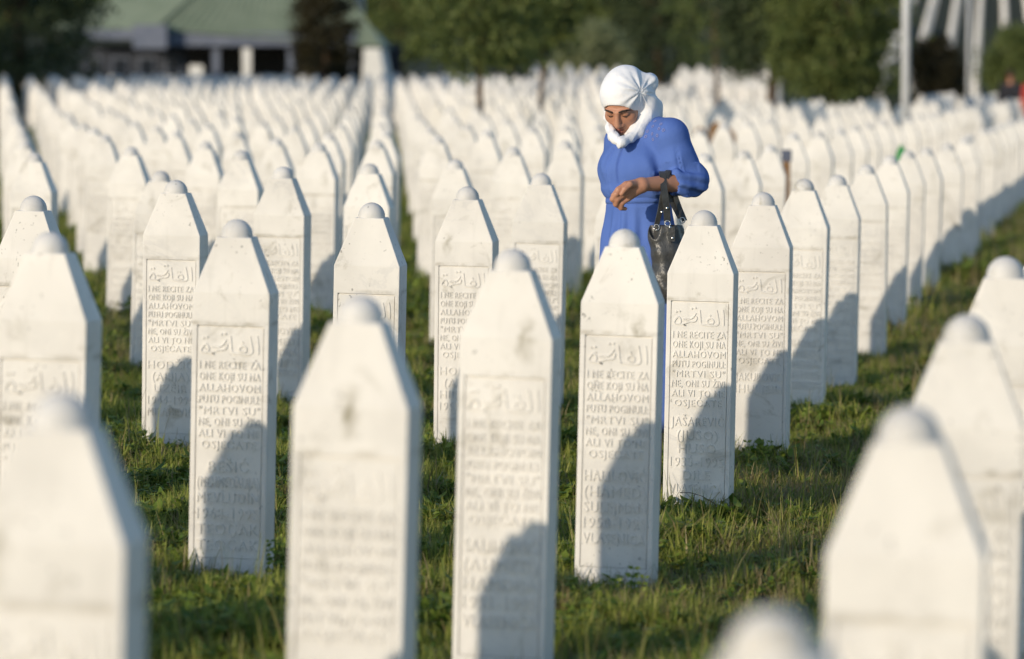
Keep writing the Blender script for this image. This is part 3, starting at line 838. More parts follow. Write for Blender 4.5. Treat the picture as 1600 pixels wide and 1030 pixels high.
# ------------------------------------------------------------------ implicit surfaces for figures
class Field:
    def __init__(s, lo, hi, h):
        s.h = h; s.lo = np.array(lo, np.float32)
        s.n = np.ceil((np.array(hi) - np.array(lo)) / h).astype(int) + 1
        s.ax = [s.lo[i] + h * np.arange(s.n[i], dtype=np.float32) for i in range(3)]
        s.v = np.full(tuple(s.n), 1.0, np.float32)
    def block(s, c0, c1):
        a = np.clip(np.floor((np.array(c0) - s.lo) / s.h).astype(int), 0, s.n); b = np.clip(np.ceil((np.array(c1) - s.lo) / s.h).astype(int) + 1, 0, s.n)
        sl = tuple(slice(int(a[i]), int(b[i])) for i in range(3))
        return sl, np.meshgrid(*[s.ax[i][sl[i]] for i in range(3)], indexing='ij')
    def put(s, sl, d, k, mode='add'):
        v = s.v[sl]
        if d.size == 0: return
        if mode == 'cut': d = -d; v2 = -v
        else: v2 = v
        hh = np.clip(.5 + .5 * (v2 - d) / max(k, 1e-5), 0, 1)
        if mode == 'cut':                      # smooth max(v, -d)
            hh = np.clip(.5 - .5 * (v - d) / max(k, 1e-5), 0, 1)
            s.v[sl] = v * (1 - hh) + d * hh + k * hh * (1 - hh)
        else:
            s.v[sl] = v * (1 - hh) + d * hh - k * hh * (1 - hh)
    def ell(s, c, r, ax=None, k=.02, mode='add'):
        """ellipsoid: centre, radii, frame rows"""
        m = max(r) + .07; c = np.array(c, np.float32)
        sl, (X, Y, Z) = s.block(c - m, c + m)
        X, Y, Z = X - c[0], Y - c[1], Z - c[2]
        if ax is not None:
            A = [np.array(a, np.float32) for a in ax]
            X, Y, Z = [a[0] * X + a[1] * Y + a[2] * Z for a in A]
        k0 = np.sqrt((X / r[0]) ** 2 + (Y / r[1]) ** 2 + (Z / r[2]) ** 2)
        k1 = np.sqrt((X / r[0] ** 2) ** 2 + (Y / r[1] ** 2) ** 2 + (Z / r[2] ** 2) ** 2)
        s.put(sl, k0 * (k0 - 1) / np.maximum(k1, 1e-4), k, mode)
    def cone(s, p, q, r0, r1, k=.02, mode='add'):
        p, q = np.array(p, np.float32), np.array(q, np.float32); m = max(r0, r1) + .07
        sl, (X, Y, Z) = s.block(np.minimum(p, q) - m, np.maximum(p, q) + m)
        d = q - p; L2 = float(d @ d)
        t = np.clip(((X - p[0]) * d[0] + (Y - p[1]) * d[1] + (Z - p[2]) * d[2]) / L2, 0, 1)
        dist = np.sqrt((X - p[0] - t * d[0]) ** 2 + (Y - p[1] - t * d[1]) ** 2 + (Z - p[2] - t * d[2]) ** 2) - (r0 + (r1 - r0) * t)
        s.put(sl, dist, k, mode)
    def chain(s, pts, rs, k=.015):
        for i in range(len(pts) - 1): s.cone(pts[i], pts[i + 1], rs[i], rs[i + 1], k)
    def mesh(s):
        v = s.v; n = np.array(v.shape)
        sg = v < 0
        core = [slice(0, -1), slice(1, None)]
        cnt = np.zeros(n - 1, np.float32); acc = np.zeros((*(n - 1), 3), np.float32)
        for a in range(3):
            i0 = [slice(None)] * 3; i1 = [slice(None)] * 3
            i0[a] = slice(0, -1); i1[a] = slice(1, None)
            va, vb = v[tuple(i0)], v[tuple(i1)]
            cr = (va < 0) != (vb < 0)
            t = np.where(cr, va / np.where(cr, va - vb, 1), 0)
            o1, o2 = [b for b in range(3) if b != a]
            for e1 in (0, 1):
                for e2 in (0, 1):
                    sl = [None] * 3; sl[a] = slice(None); sl[o1] = core[e1]; sl[o2] = core[e2]
                    c = cr[tuple(sl)]; tt = t[tuple(sl)]
                    cnt += c
                    acc[..., a] += np.where(c, tt, 0); acc[..., o1] += c * e1; acc[..., o2] += c * e2
        idx = np.full(cnt.shape, -1, np.int64); m = cnt > 0
        idx[m] = np.arange(m.sum())
        base = np.argwhere(m).astype(np.float32)
        V = s.lo + s.h * (base + acc[m] / cnt[m][:, None])
        Q = []
        for a in range(3):
            o1, o2 = (a + 1) % 3, (a + 2) % 3
            i0 = [slice(1, -1)] * 3; i1 = [slice(1, -1)] * 3
            i0[a] = slice(0, -1); i1[a] = slice(1, None)
            A, B = sg[tuple(i0)], sg[tuple(i1)]
            for flip, msk in ((False, A & ~B), (True, B & ~A)):
                w_ = np.argwhere(msk)
                if not len(w_): continue
                w_ = w_.copy(); w_[:, o1] += 1; w_[:, o2] += 1
                def cell(d1, d2):
                    q = w_.copy(); q[:, o1] -= d1; q[:, o2] -= d2
                    return idx[q[:, 0], q[:, 1], q[:, 2]]
                f = np.stack([cell(1, 1), cell(0, 1), cell(0, 0), cell(1, 0)], 1)
                Q.append(f[:, ::-1] if flip else f)
        return V, np.concatenate(Q)

def relax(V, Q, it=2, lam=.5):
    e = np.concatenate([Q[:, [0, 1]], Q[:, [1, 2]], Q[:, [2, 3]], Q[:, [3, 0]]])
    e = np.concatenate([e, e[:, ::-1]])
    dg = np.bincount(e[:, 0], minlength=len(V))[:, None].clip(1)
    for _ in range(it):
        for l_ in (lam, -lam * .92):
            sm = np.zeros_like(V)
            for a in range(3): sm[:, a] = np.bincount(e[:, 0], weights=V[e[:, 1], a], minlength=len(V))
            V = V + l_ * (sm / dg - V)
    return V

# ------------------------------------------------------------------ the woman
WS = 400.0; WY = F_PX / WS
WX = (1005 - CX) / WS
WG = gz(WX, WY)
def wp(px, py, d=0.0):
    """figure-local point: right of 1005 px, d behind the figure's axis, height above her ground"""
    k = (WY + d) / WY
    u = (px - CX) / WS * k - WX
    return np.array((u, d, CAM_H + (HOR - py) / WS * k - WG))
person = None
def build_woman():
    by = R(40); bf = np.array((-math.sin(by), -math.cos(by), 0)); bl = np.array((math.cos(by), -math.sin(by), 0)); bz = np.array((0, 0, 1.))
    bax = (bl, -bf, bz)
    hy, hp = R(21), R(36)
    hh = np.array((-math.sin(hy), -math.cos(hy), 0))
    Fv = hh * math.cos(hp) - bz * math.sin(hp); U = hh * math.sin(hp) + bz * math.cos(hp); Lv = np.cross(U, Fv)
    hax = (Lv, -Fv, U)
    H = wp(974, 158, -.03)
    hd = lambda l, f, u: H + l * Lv + f * Fv + u * U
    tc = lambda z: np.array((-.018, 0, z + (.035 - WG) * min(1, max(0, (z - .3) / .4))))
    chest = tc(1.27); sh_l = chest + bl * .165 + bz * .075; sh_r = chest - bl * .105 + bz * .060
    el_l = wp(1088, 284, -.10); wr_l = wp(1005, 288, -.262)
    el_r = sh_r + np.array((.05, .07, -.26)); wr_r = el_r + np.array((.06, -.03, -.22))
    # ---- body
    Fd = Field((-.30, -.42, -.01), (.34, .32, 1.80), .0045)
    hipL, hipR = tc(.86) + bl * .075, tc(.86) - bl * .075
    for sgn, hp_ in ((1, hipL), (-1, hipR)):
        kn = tc(.46) + bl * .075 * sgn + bf * .02; an = tc(.09) + bl * .07 * sgn
        Fd.chain([hp_, kn, kn + (an - kn) * .35, an], [.075, .05, .048, .034], .03)
        Fd.cone(an - bz * .045, an + bf * .13 - bz * .06, .038, .028, .03)
    Fd.ell(tc(.93), (.135, .105, .12), bax, .05)
    Fd.ell(tc(1.09), (.115, .088, .12), bax, .05)
    Fd.ell(tc(1.22), (.125, .075, .10), bax, .04)
    Fd.cone(sh_l - bf * .02 - bl * .01, sh_r - bf * .03, .038, .034, .04)
    for a, b, c in ((sh_l, el_l, wr_l), (sh_r, el_r, wr_r)):
        Fd.cone(a, b, .042, .036, .03)
        m_ = b + (c - b) * .35
        Fd.chain([b, m_, c], [.036, .037, .025], .02)
    neck = wp(992, 214, 0.0)
    Fd.cone(neck - bz * .05 - bf * .02, hd(.0, -.02, -.06), .046, .050, .03)
    # head and face
    Fd.ell(hd(0, -.012, .03), (.073, .092, .082), hax, .02)
    Fd.ell(hd(0, .03, -.035), (.062, .066, .078), hax, .03)
    Fd.ell(hd(0, .062, -.088), (.032, .030, .028), hax, .025)
    for sg in (1, -1):
        Fd.ell(hd(.036 * sg, .062, -.028), (.026, .024, .022), hax, .02)          # cheek
        Fd.ell(hd(.031 * sg, .098, .004), (.019, .016, .012), hax, .010, 'cut')   # eye socket
        Fd.ell(hd(.031 * sg, .079, .000), (.015, .013, .012), hax, .004)          # lid
        Fd.ell(hd(.012 * sg, .099, -.043), (.010, .010, .008), hax, .006)         # nostril wing
        Fd.ell(hd(.078 * sg, -.005, -.015), (.010, .020, .030), hax, .01)         # ear
        Fd.cone(hd(.012 * sg, .093, .016), hd(.046 * sg, .078, .016), .007, .006, .010)
    Fd.cone(hd(0, .092, .008), hd(0, .114, -.036), .009, .012, .010)
    Fd.ell(hd(0, .092, -.066), (.024, .010, .007), hax, .006)
    Fd.ell(hd(0, .089, -.078), (.020, .010, .007), hax, .006)
    Fd.ell(hd(0, .103, -.0715), (.024, .008, .0022), hax, .003, 'cut')
    # left hand: palm and five fingers, loosely curled
    kn = [wp(978, 288, -.290), wp(974, 295, -.297), wp(976, 303, -.290), wp(982, 310, -.278)]
    pc = (wr_l + kn[1]) / 2
    for q, rr_ in zip(kn, (.0135, .014, .013, .0115)): Fd.cone(wr_l + (q - wr_l) * .12, q, .023, rr_, .014)
    tips = [((966, 296, -.304), (959, 305, -.296), (965, 310, -.280)), ((963, 303, -.307), (957, 311, -.296), (964, 317, -.280)),
            ((965, 311, -.300), (962, 319, -.288), (969, 323, -.272)), ((972, 317, -.287), (970, 325, -.276), (977, 326, -.264))]
    for q, ts, rr_ in zip(kn, tips, (.0115, .012, .0115, .010)):
        Fd.chain([q] + [wp(*t) for t in ts], [rr_ * 1.08, rr_, rr_ * .92, rr_ * .8], .003)
    Fd.chain([wr_l + (kn[0] - wr_l) * .25, wp(984, 288, -.316), wp(976, 295, -.326), wp(971, 303, -.326)], [.016, .0135, .0115, .009], .004)
    # right hand hanging, hidden behind her
    Fd.ell(wr_r - bz * .06, (.02, .035, .05), None, .02)
    for i in range(4): Fd.cone(wr_r + np.array((0, -.024 + .016 * i, -.09)), wr_r + np.array((-.01, -.022 + .015 * i, -.165 + .008 * abs(i - 1))), .009, .007, .003)
    Fd.cone(wr_r + np.array((0, -.03, -.04)), wr_r + np.array((-.005, -.055, -.1)), .011, .008, .004)
    V, Q = Fd.mesh(); V = relax(V, Q, 2)
    body = np_obj('person', V, Q, M['skin'])
    body.location = (WX, WY, WG)
    tag(body, 'woman in a blue dress and white headscarf looking down among the headstones', 'person')
    # face details that have their own colour
    def strip(name, pts, r0, mat):
        bm = bmesh.new()
        for i in range(len(pts) - 1):
            t = i / (len(pts) - 1); bm_cyl(bm, pts[i], pts[i + 1], r0[i], r0[i + 1], 6)
        return bm_obj(name, bm, mat, body, True)
    for sg in (1, -1):
        strip('eyebrow', [hd(.013 * sg, .1005, .0185), hd(.028 * sg, .0985, .0235), hd(.045 * sg, .086, .020), hd(.054 * sg, .076, .013)], [.0034, .0042, .0034, .0014], M['brow'])
        strip('eyelashes', [hd(.018 * sg, .0905, -.0045), hd(.031 * sg, .0935, -.0075), hd(.045 * sg, .0825, -.0045)], [.0012, .0022, .0012], M['brow'])
    bm = bmesh.new()
    for u_, l_, f_, r_ in ((-.0655, .023, .0985, .0044), (-.0775, .020, .0955, .0050)):
        pts = [hd(-l_, f_ - .010, u_ - .001), hd(-l_ * .5, f_ - .001, u_), hd(0, f_ + .001, u_), hd(l_ * .5, f_ - .001, u_), hd(l_, f_ - .010, u_ - .001)]
        rr_ = [.0014, r_ * .85, r_, r_ * .85, .0014]
        for i in range(4): bm_cyl(bm, pts[i], pts[i + 1], rr_[i], rr_[i + 1], 8)
    bm_obj('lips', bm, M['lips'], body, True)
    # ---- dress
    G = Field((-.32, -.36, .24), (.36, .34, 1.56), .005)
    def ring(z, a, b): G.ell(tc(z), (a, b, .10), bax, .06)
    ring(.94, .140, .115); ring(1.00, .138, .108); ring(1.09, .132, .102); ring(1.17, .143, .105)
    G.ell(tc(1.25), (.158, .108, .128), bax, .05)
    for sg in (1, -1): G.ell(chest + bf * .066 + bl * .064 * sg - bz * .05, (.07, .062, .07), bax, .04)
    G.cone(sh_l - bl * .02 - bf * .015, sh_r + bl * .015 - bf * .02, .056, .046, .05)
    G.cone(chest + bz * .02 - bf * .01, neck - bz * .03 - bf * .01, .078, .062, .05)
    G.cone(wp(1019, 203, .01), sh_l - bl * .01 + bz * .006, .056, .060, .04)
    # skirt: an oval cone down to the shins
    for i in range(14):
        t = i / 13; z = .92 - t * .58
        G.ell(tc(z), (.136 + .075 * t, .112 + .085 * t, .075), bax, .05)
    # sleeves
    s1 = sh_l - bl * .005
    mid = wp(1060, 250, -.10)
    G.chain([s1, mid, wp(1081, 278, -.105)], [.062, .068, .062], .03)
    cuff = wr_l + (el_l - wr_l) * .60
    G.chain([wp(1084, 282, -.108), cuff + (el_l - cuff) * .25, cuff], [.058, .052, .043], .02)
    G.ell(wp(1056, 270, -.19), (.016, .014, .022), None, .022)                  # sleeve tie
    G.ell(wp(1064, 282, -.19), (.013, .012, .016), None, .02)
    G.chain([sh_r, el_r, el_r + (wr_r - el_r) * .4], [.050, .050, .046], .03)
    sl = wr_l + (cuff - wr_l) * .55
    G.cone(wr_l, cuff + (wr_l - cuff) * .10, .036, .0385, .003, 'cut')           # sleeve opening
    V, Q = G.mesh()
    # skirt hem open: flatten
    V = relax(V, Q, 3)
    # folds: drape waves computed on the cloth itself
    x, y, z = V.T
    cN = V - np.stack([np.full(len(V), -.018), np.zeros(len(V)), z], 1)
    z = z - (.035 - WG); cN[:, 2] = 0
    rad = np.linalg.norm(cN, axis=1).clip(.02); nrm = cN / rad[:, None]
    ang = np.arctan2(cN[:, 1], cN[:, 0])
    arm = np.minimum(1, np.maximum(0, (x - .10) / .05)) * (z > 1.12)
    skirt = sstep(1.10, .95, z) if False else np.clip((1.10 - z) / .12, 0, 1)
    amp = .0085 * skirt * np.sin(ang * 13 + 2.0 * np.sin(z * 5) + 1.2 * np.sin(ang * 3)) * (.5 + .5 * np.clip((1.0 - z) / .4, 0, 1) + .3)
    torso = np.clip((z - 1.08) / .05, 0, 1) * np.clip((1.36 - z) / .1, 0, 1) * (1 - arm)
    amp += torso * .0045 * np.sin(ang * 9 + 14 * (z - 1.1) + 1.5 * np.sin(ang * 4 + z * 9)) * np.clip((1.32 - z) / .12, .25, 1)
    # blousing over the waist tie
    amp += .010 * np.exp(-((z - 1.135) / .022) ** 2) * (1 - arm) - .010 * np.exp(-((z - 1.095) / .012) ** 2) * (1 - arm)
    # two long pleats on the near breast
    for a0, wd_, dp in ((-2.35, .05, -.012), (-2.75, .06, -.010)):
        amp += dp * np.exp(-((ang - a0 - .5 * (z - 1.2)) / wd_) ** 2) * np.clip((z - 1.12) / .06, 0, 1) * np.clip((1.35 - z) / .05, 0, 1) * (1 - arm)
    V = V + nrm * amp[:, None]
    # sleeve wrinkles gather towards the cuff
    e0, e1 = wp(1084, 282, -.108), cuff
    da = (e1 - e0) / np.linalg.norm(e1 - e0); ta = (V - e0) @ da
    pr = V - e0 - ta[:, None] * da; rr_ = np.linalg.norm(pr, axis=1).clip(.01)
    wgt = np.clip((ta + .05) / .05, 0, 1) * (rr_ < .08) * (x > .03)
    an2 = np.arctan2(pr[:, 2], pr[:, 1])
    V = V + (pr / rr_[:, None]) * (wgt * .005 * np.sin(an2 * 7 + ta * 40))[:, None]
    u0 = sh_l; da = (mid - u0) / np.linalg.norm(mid - u0); ta = (V - u0) @ da
    pr = V - u0 - ta[:, None] * da; rr_ = np.linalg.norm(pr, axis=1).clip(.01)
    wgt = np.clip((ta - .03) / .05, 0, 1) * (rr_ < .085) * (x > .06)
    an2 = np.arctan2(pr[:, 2], pr[:, 0])
    V = V + (pr / rr_[:, None]) * (wgt * .0035 * np.sin(an2 * 5 + ta * 22 + 1.0))[:, None]
    dress = np_obj('dress', V, Q, M['dress'], body)
    # waist tie
    pts = []
    bm = bmesh.new(); n = 48; prev = None; first = None
    for i in range(n):
        a = 2 * math.pi * i / n
        c = tc(1.096 + .004 * math.sin(a * 2)) + bl * (.134 * math.cos(a)) + bf * (.106 * math.sin(a))
        o_ = (bl * math.cos(a) / .134 + bf * math.sin(a) / .106); o_ /= np.linalg.norm(o_)
        q = [bm.verts.new(c + o_ * r_ + bz * z_) for r_, z_ in ((-.004, -.012), (.005, -.010), (.006, 0), (.005, .010), (-.004, .012))]
        if prev:
            for k in range(4): bm.faces.new((prev[k], q[k], q[k + 1], prev[k + 1]))
        else: first = q
        prev = q
    for k in range(4): bm.faces.new((prev[k], first[k], first[k + 1], prev[k + 1]))
    bmesh.ops.recalc_face_normals(bm, faces=bm.faces)
    bm_obj('waist_tie', bm, M['dress'], dress, True)
    # lace flowers on the shoulder yoke, set on the cloth surface
    Vn = np.array([v.normal for v in dress.data.vertices]); VV = V
    for (px, py) in ((1018, 197), (1027, 200), (1017, 208), (1010, 204), (1008, 212), (1024, 210), (1018, 217), (1031, 193), (1022, 189), (1013, 190), (1003, 208), (1034, 203)):
        t0 = wp(px, py, 0)
        dpx = np.abs(V[:, 0] - t0[0]) + np.abs(V[:, 2] - t0[2]) * 1.0 + np.where(Vn[:, 1] > -.1, 9, 0)
        cand = np.argsort(dpx)[:1][0]
        c, nn = V[cand], Vector(Vn[cand])
        bm = bmesh.new()
        rot = nn.to_track_quat('Z', 'Y').to_matrix()
        for k in range(6):
            a = k * math.pi / 3
            q = Vector(c) + nn * .0012 + rot @ Vector((.0050 * math.cos(a), .0050 * math.sin(a), 0))
            bmesh.ops.create_icosphere(bm, subdivisions=1, radius=.0026, matrix=Matrix.Translation(q) @ rot.to_4x4() @ Matrix.Diagonal((1, 1, .35, 1)))
        bm_obj('lace_flower', bm, M['lace'], dress, True)
    # ---- headscarf
    K = Field((-.30, -.24, 1.26), (.14, .24, 1.80), .0038)
    K.ell(hd(0, -.014, .028), (.091, .104, .090), hax, .02)
    K.ell(hd(.0, -.070, .035), (.072, .066, .068), hax, .04)
    K.ell(hd(.0, -.045, -.03), (.084, .082, .08), hax, .03)
    # opening for the face
    K.ell(hd(-.004, .095, -.026), (.0670, .105, .068), hax, .006, 'cut')
    K.ell(hd(-.004, .10, -.06), (.054, .090, .066), hax, .008, 'cut')
    # wrap along the cheeks, under the chin and round the neck
    for (pts, rs) in (
        ([hd(.080, -.014, .02), hd(.085, -.006, -.03), hd(.074, .024, -.080), hd(.046, .062, -.124), hd(-.002, .078, -.140), hd(-.050, .050, -.122), hd(-.078, .014, -.07), hd(-.083, -.006, -.01)], [.014, .015, .017, .018, .016, .014, .012, .012]),
        ([hd(.070, -.03, -.05), hd(.060, .022, -.116), hd(.020, .060, -.164), hd(-.03, .046, -.152), hd(-.068, .004, -.088)], [.024, .023, .021, .018, .015])):
        K.chain(pts, rs, .016)
    K.chain([wp(1010, 182, -.045), wp(996, 207, -.075), wp(971, 224, -.145), wp(958, 214, -.105), wp(952, 198, -.045)], [.026, .022, .015, .016, .017], .025)
    K.cone(wp(989, 207, -.01), wp(987, 187, .01), .054, .056, .04)
    # knot over the ear, the gathered bun and the hanging end
    K.ell(wp(1001, 143, -.075), (.016, .016, .018), None, .015)
    K.chain([wp(1001, 142, -.06), wp(1013, 130, -.01), wp(1014, 128, .05)], [.020, .031, .036], .025)
    K.chain([wp(1004, 147, -.06), wp(1014, 160, -.03), wp(1024, 180, -.015)], [.020, .027, .021], .03)
    K.chain([wp(1010, 150, -.01), wp(1024, 166, .03), wp(1030, 182, .03)], [.022, .022, .012], .03)
    V, Q = K.mesh(); V = relax(V, Q, 2)
    kn_ = wp(1001, 143, -.08)
    me_n = V - hd(0, -.01, .02); dist = np.linalg.norm(me_n, axis=1).clip(.02); nn = me_n / dist[:, None]
    q = V - kn_; rk = np.linalg.norm(q, axis=1)
    ang = np.arctan2(q[:, 2], q[:, 0]); lower = np.clip((1.47 - V[:, 2]) / .05, 0, 1)
    f1 = .0020 * np.sin(ang * 11 + 1.0 * np.sin(rk * 38)) * np.exp(-((rk - .05) / .05) ** 2) * (1 - lower)
    # the crown is pulled nearly smooth, with a few long creases across the top
    f1 += .0020 * np.sin(ang * 17 + 2.5) * np.clip(1 - rk / .16, 0, 1) * (1 - lower)
    f2 = .0024 * lower * np.sin((V[:, 2] * 1.0 - V[:, 0] * .45) * 150 + 1.0 * np.sin(V[:, 0] * 24))
    rel = V - hd(0, 0, -.035); hl, hf, hu = rel @ Lv, rel @ Fv, rel @ U
    rho = np.sqrt(hl ** 2 + hu ** 2) + .016 * np.sin(np.arctan2(hu, hl) * 2 + .6) + .2 * hf
    wrapm = np.clip((-hu + .03) / .05, 0, 1) * np.clip((hf + .07) / .05, 0, 1)
    f2 = wrapm * (.0042 * (1 - 1.7 * np.abs(np.sin(rho * 120 + .9))) + .0008 * np.sin(rho * 310 + hl * 40))
    f1 = f1 * (1 - wrapm)
    V = V + nn * (f1 + f2)[:, None]
    np_obj('headscarf', V, Q, M['scarf'], body)
    # shoes
    for sgn in (1, -1):
        S = Field((-.3, -.3, -.02), (.3, .2, .12), .005)
        an = tc(.09) + bl * .07 * sgn
        S.chain([an - bz * .05 - bf * .03, an - bz * .055 + bf * .06, an - bz * .062 + bf * .15], [.043, .042, .033], .03)
        V, Q = S.mesh(); V[:, 2] = np.maximum(V[:, 2], .002)
        np_obj('shoe', V, Q, M['shoe'], body)
    return body, wr_l, el_l, cuff
person, WR, EL, CUFF = build_woman()

# ------------------------------------------------------------------ handbag hung on her forearm
def build_bag():
    arm = WR + (EL - WR) * .40
    base = Vector((WX + arm[0], WY + arm[1], WG))
    r_ = empty('handbag', base)
    tag(r_, 'shiny dark grey leather handbag hanging from the forearm of the woman in blue', 'handbag')
    loc = lambda px, py, d: np.array(wp(px, py, d)) - np.array((arm[0], arm[1], 0))
    dd = arm[1]
    G = Field((-.16, -.16, .60), (.22, .18, 1.10), .0045)
    ax = (np.array((math.cos(R(28)), math.sin(R(28)), 0)), np.array((-math.sin(R(28)), math.cos(R(28)), 0)), np.array((0, 0, 1.)))
    for (px, py, rx, ry, rz) in ((1046, 362, .060, .042, .055), (1047, 395, .078, .058, .07), (1050, 430, .088, .065, .07), (1051, 455, .086, .06, .05)):
        G.ell(loc(px, py, dd + .01), (rx, ry, rz), ax, .03)
    G.ell(loc(1024, 366, dd - .005), (.030, .036, .055), ax, .02)
    G.ell(loc(1023, 352, dd - .028), (.016, .036, .052), ax, .008, 'cut')
    G.ell(loc(1048, 338, dd + .01), (.055, .020, .040), ax, .012, 'cut')
    V, Q = G.mesh(); V = relax(V, Q, 2)
    c = loc(1048, 400, dd + .01); q = V - c; q[:, 2] = 0; rr_ = np.linalg.norm(q, axis=1).clip(.01)
    an = np.arctan2(q[:, 1], q[:, 0]); z = V[:, 2]
    low = np.clip((.94 - z) / .12, 0, 1)
    V = V + (q / rr_[:, None]) * (low * (.0050 * np.sin(z * 95 + 2.2 * np.sin(an * 3)) + .003 * np.sin(an * 9 + z * 60)) + .002 * np.sin(an * 7 + 30 * z))[:, None]
    body = np_obj('bag_body', V, Q, M['leather'], r_)
    def strap(name, pts, wd, th, side):
        P = [Vector(p) for p in pts]; Q_ = []
        E_ = [P[0] * 2 - P[1]] + P + [P[-1] * 2 - P[-2]]
        for i in range(1, len(E_) - 2):
            for t in np.linspace(0, 1, 6, endpoint=False):
                a, b, c_, d = E_[i - 1:i + 3]
                Q_.append(.5 * ((2 * b) + (c_ - a) * t + (2 * a - 5 * b + 4 * c_ - d) * t * t + (3 * b - a - 3 * c_ + d) * t ** 3))
        Q_.append(P[-1])
        bm = bmesh.new(); prev = None
        for i, p in enumerate(Q_):
            tg = (Q_[min(i + 1, len(Q_) - 1)] - Q_[max(i - 1, 0)]).normalized()
            s_ = (side - tg * side.dot(tg)).normalized(); n_ = tg.cross(s_)
            v = [bm.verts.new(p + s_ * a * wd / 2 + n_ * b * th / 2) for a, b in ((-1, -1), (1, -1), (1, 1), (-1, 1))]
            if prev:
                for k in range(4): bm.faces.new((prev[k], prev[(k + 1) % 4], v[(k + 1) % 4], v[k]))
            else: bm.faces.new(v[::-1])
            prev = v
        bm.faces.new(prev)
        bmesh.ops.recalc_face_normals(bm, faces=bm.faces)
        return bm_obj(name, bm, M['leather'], r_)
    top = loc(1040, 279, dd - .030); side = Vector((.9, .35, 0))
    zt = arm[2] + .036
    # each handle loops over the forearm: up on the near side, across the top, down behind
    s1 = strap('handle', [loc(1043, 346, dd - .045), loc(1041, 320, dd - .052), loc(1037, 292, dd - .048), np.array((-.008, -.012, zt + .003)), np.array((-.004, .022, zt - .004)), loc(1049, 310, dd + .050), loc(1064, 340, dd + .035)], .027, .005, side)
    s2 = strap('handle', [loc(1026, 352, dd - .030), loc(1032, 325, dd - .043), loc(1037, 294, dd - .041), np.array((.012, -.004, zt + .007)), np.array((.016, .026, zt - .001)), loc(1057, 312, dd + .044), loc(1070, 345, dd + .030)], .020, .005, side)
    def ring(px, py, d, parent, r0=.011):
        bm = bmesh.new(); n = 14
        c = Vector(loc(px, py, d))
        for i in range(n):
            a, b = 2 * math.pi * i / n, 2 * math.pi * (i + 1) / n
            bm_cyl(bm, c + Vector((r0 * math.cos(a), 0, r0 * math.sin(a))), c + Vector((r0 * math.cos(b), 0, r0 * math.sin(b))), .0022, n=6)
        bm_obj('ring', bm, M['chrome'], parent, True)
    ring(1043, 349, dd - .050, s1); ring(1026, 355, dd - .036, s2); ring(1066, 344, dd + .022, s1)
    for px, py, d, pr in ((1042, 325, dd - .057, s1), (1034, 331, dd - .049, s2), (1047, 355, dd - .045, body), (1051, 372, dd - .060, body)):
        bm = bmesh.new()
        bmesh.ops.create_icosphere(bm, subdivisions=2, radius=.0055, matrix=Matrix.Translation(loc(px, py, d)) @ Matrix.Diagonal((1, .6, 1, 1)))
        bm_obj('stud', bm, M['chrome'], pr, True)
    bm = bmesh.new()
    pts = [loc(1048, 358, dd - .050), loc(1051, 374, dd - .060)]
    bm_box(bm, (Vector(pts[0]) + Vector(pts[1])) / 2, (.026, .006, .055)); bmesh.ops.bevel(bm, geom=bm.edges[:], offset=.0025, segments=2)
    bm_obj('handle_tab', bm, M['leather'], body)
build_bag()

# ------------------------------------------------------------------ far visitors at the right edge
def visitor(px, Y, yaw, cloth, label):
    X = (px - CX) / F_PX * Y; g = gz(X, Y)
    G = Field((-.32, -.28, 0), (.32, .28, 1.75), .012)
    for s in (1, -1):
        G.chain([(.09 * s, 0, .9), (.09 * s, -.01, .48), (.09 * s, .02, .06)], [.09, .065, .045], .03)
        G.cone((.09 * s, .02, .04), (.09 * s, -.13, .035), .045, .035, .03)
        G.chain([(.19 * s, 0, 1.38), (.24 * s, .03, 1.1), (.17 * s, -.12, .95)], [.06, .05, .036], .03)
        G.ell((.15 * s, -.16, .93), (.03, .05, .04), None, .02)
    G.ell((0, 0, .98), (.17, .12, .14), None, .05); G.ell((0, 0, 1.25), (.19, .125, .2), None, .06)
    G.cone((0, 0, 1.42), (0, -.02, 1.52), .055, .05, .03); G.ell((0, -.03, 1.61), (.078, .098, .112), None, .03)
    V, Q = G.mesh(); V = relax(V, Q, 1)
    b = np_obj('person', V, Q, M['skin']); b.location = (X, Y, g); b.rotation_euler = (0, 0, yaw)
    C = Field((-.34, -.3, .1), (.34, .3, 1.5), .012)
    for s in (1, -1):
        C.chain([(.09 * s, 0, .9), (.09 * s, -.01, .48), (.09 * s, .02, .14)], [.105, .085, .07], .03)
        C.chain([(.19 * s, 0, 1.37), (.24 * s, .03, 1.1), (.20 * s, -.06, 1.0)], [.075, .066, .06], .03)
    C.ell((0, 0, .98), (.19, .14, .15), None, .05); C.ell((0, 0, 1.24), (.21, .145, .2), None, .06)
    V, Q = C.mesh(); np_obj('clothes', V, Q, cloth, b)
    Hh = Field((-.15, -.2, 1.45), (.15, .2, 1.8), .01)
    Hh.ell((0, .0, 1.645), (.085, .098, .09), None, .02)
    Hh.ell((0, -.11, 1.56), (.07, .06, .08), None, .01, 'cut')
    V, Q = Hh.mesh(); np_obj('hair', V, Q, M['brow'], b)
    tag(b, label, 'person', 'distant visitors')
visitor(1577, 84.0, R(150), M['darkcloth'], 'distant blurred visitor in dark clothes among stones near the right edge')
visitor(1613, 80.0, R(-40), M['redcloth'], 'distant blurred visitor in red cut by the right edge')

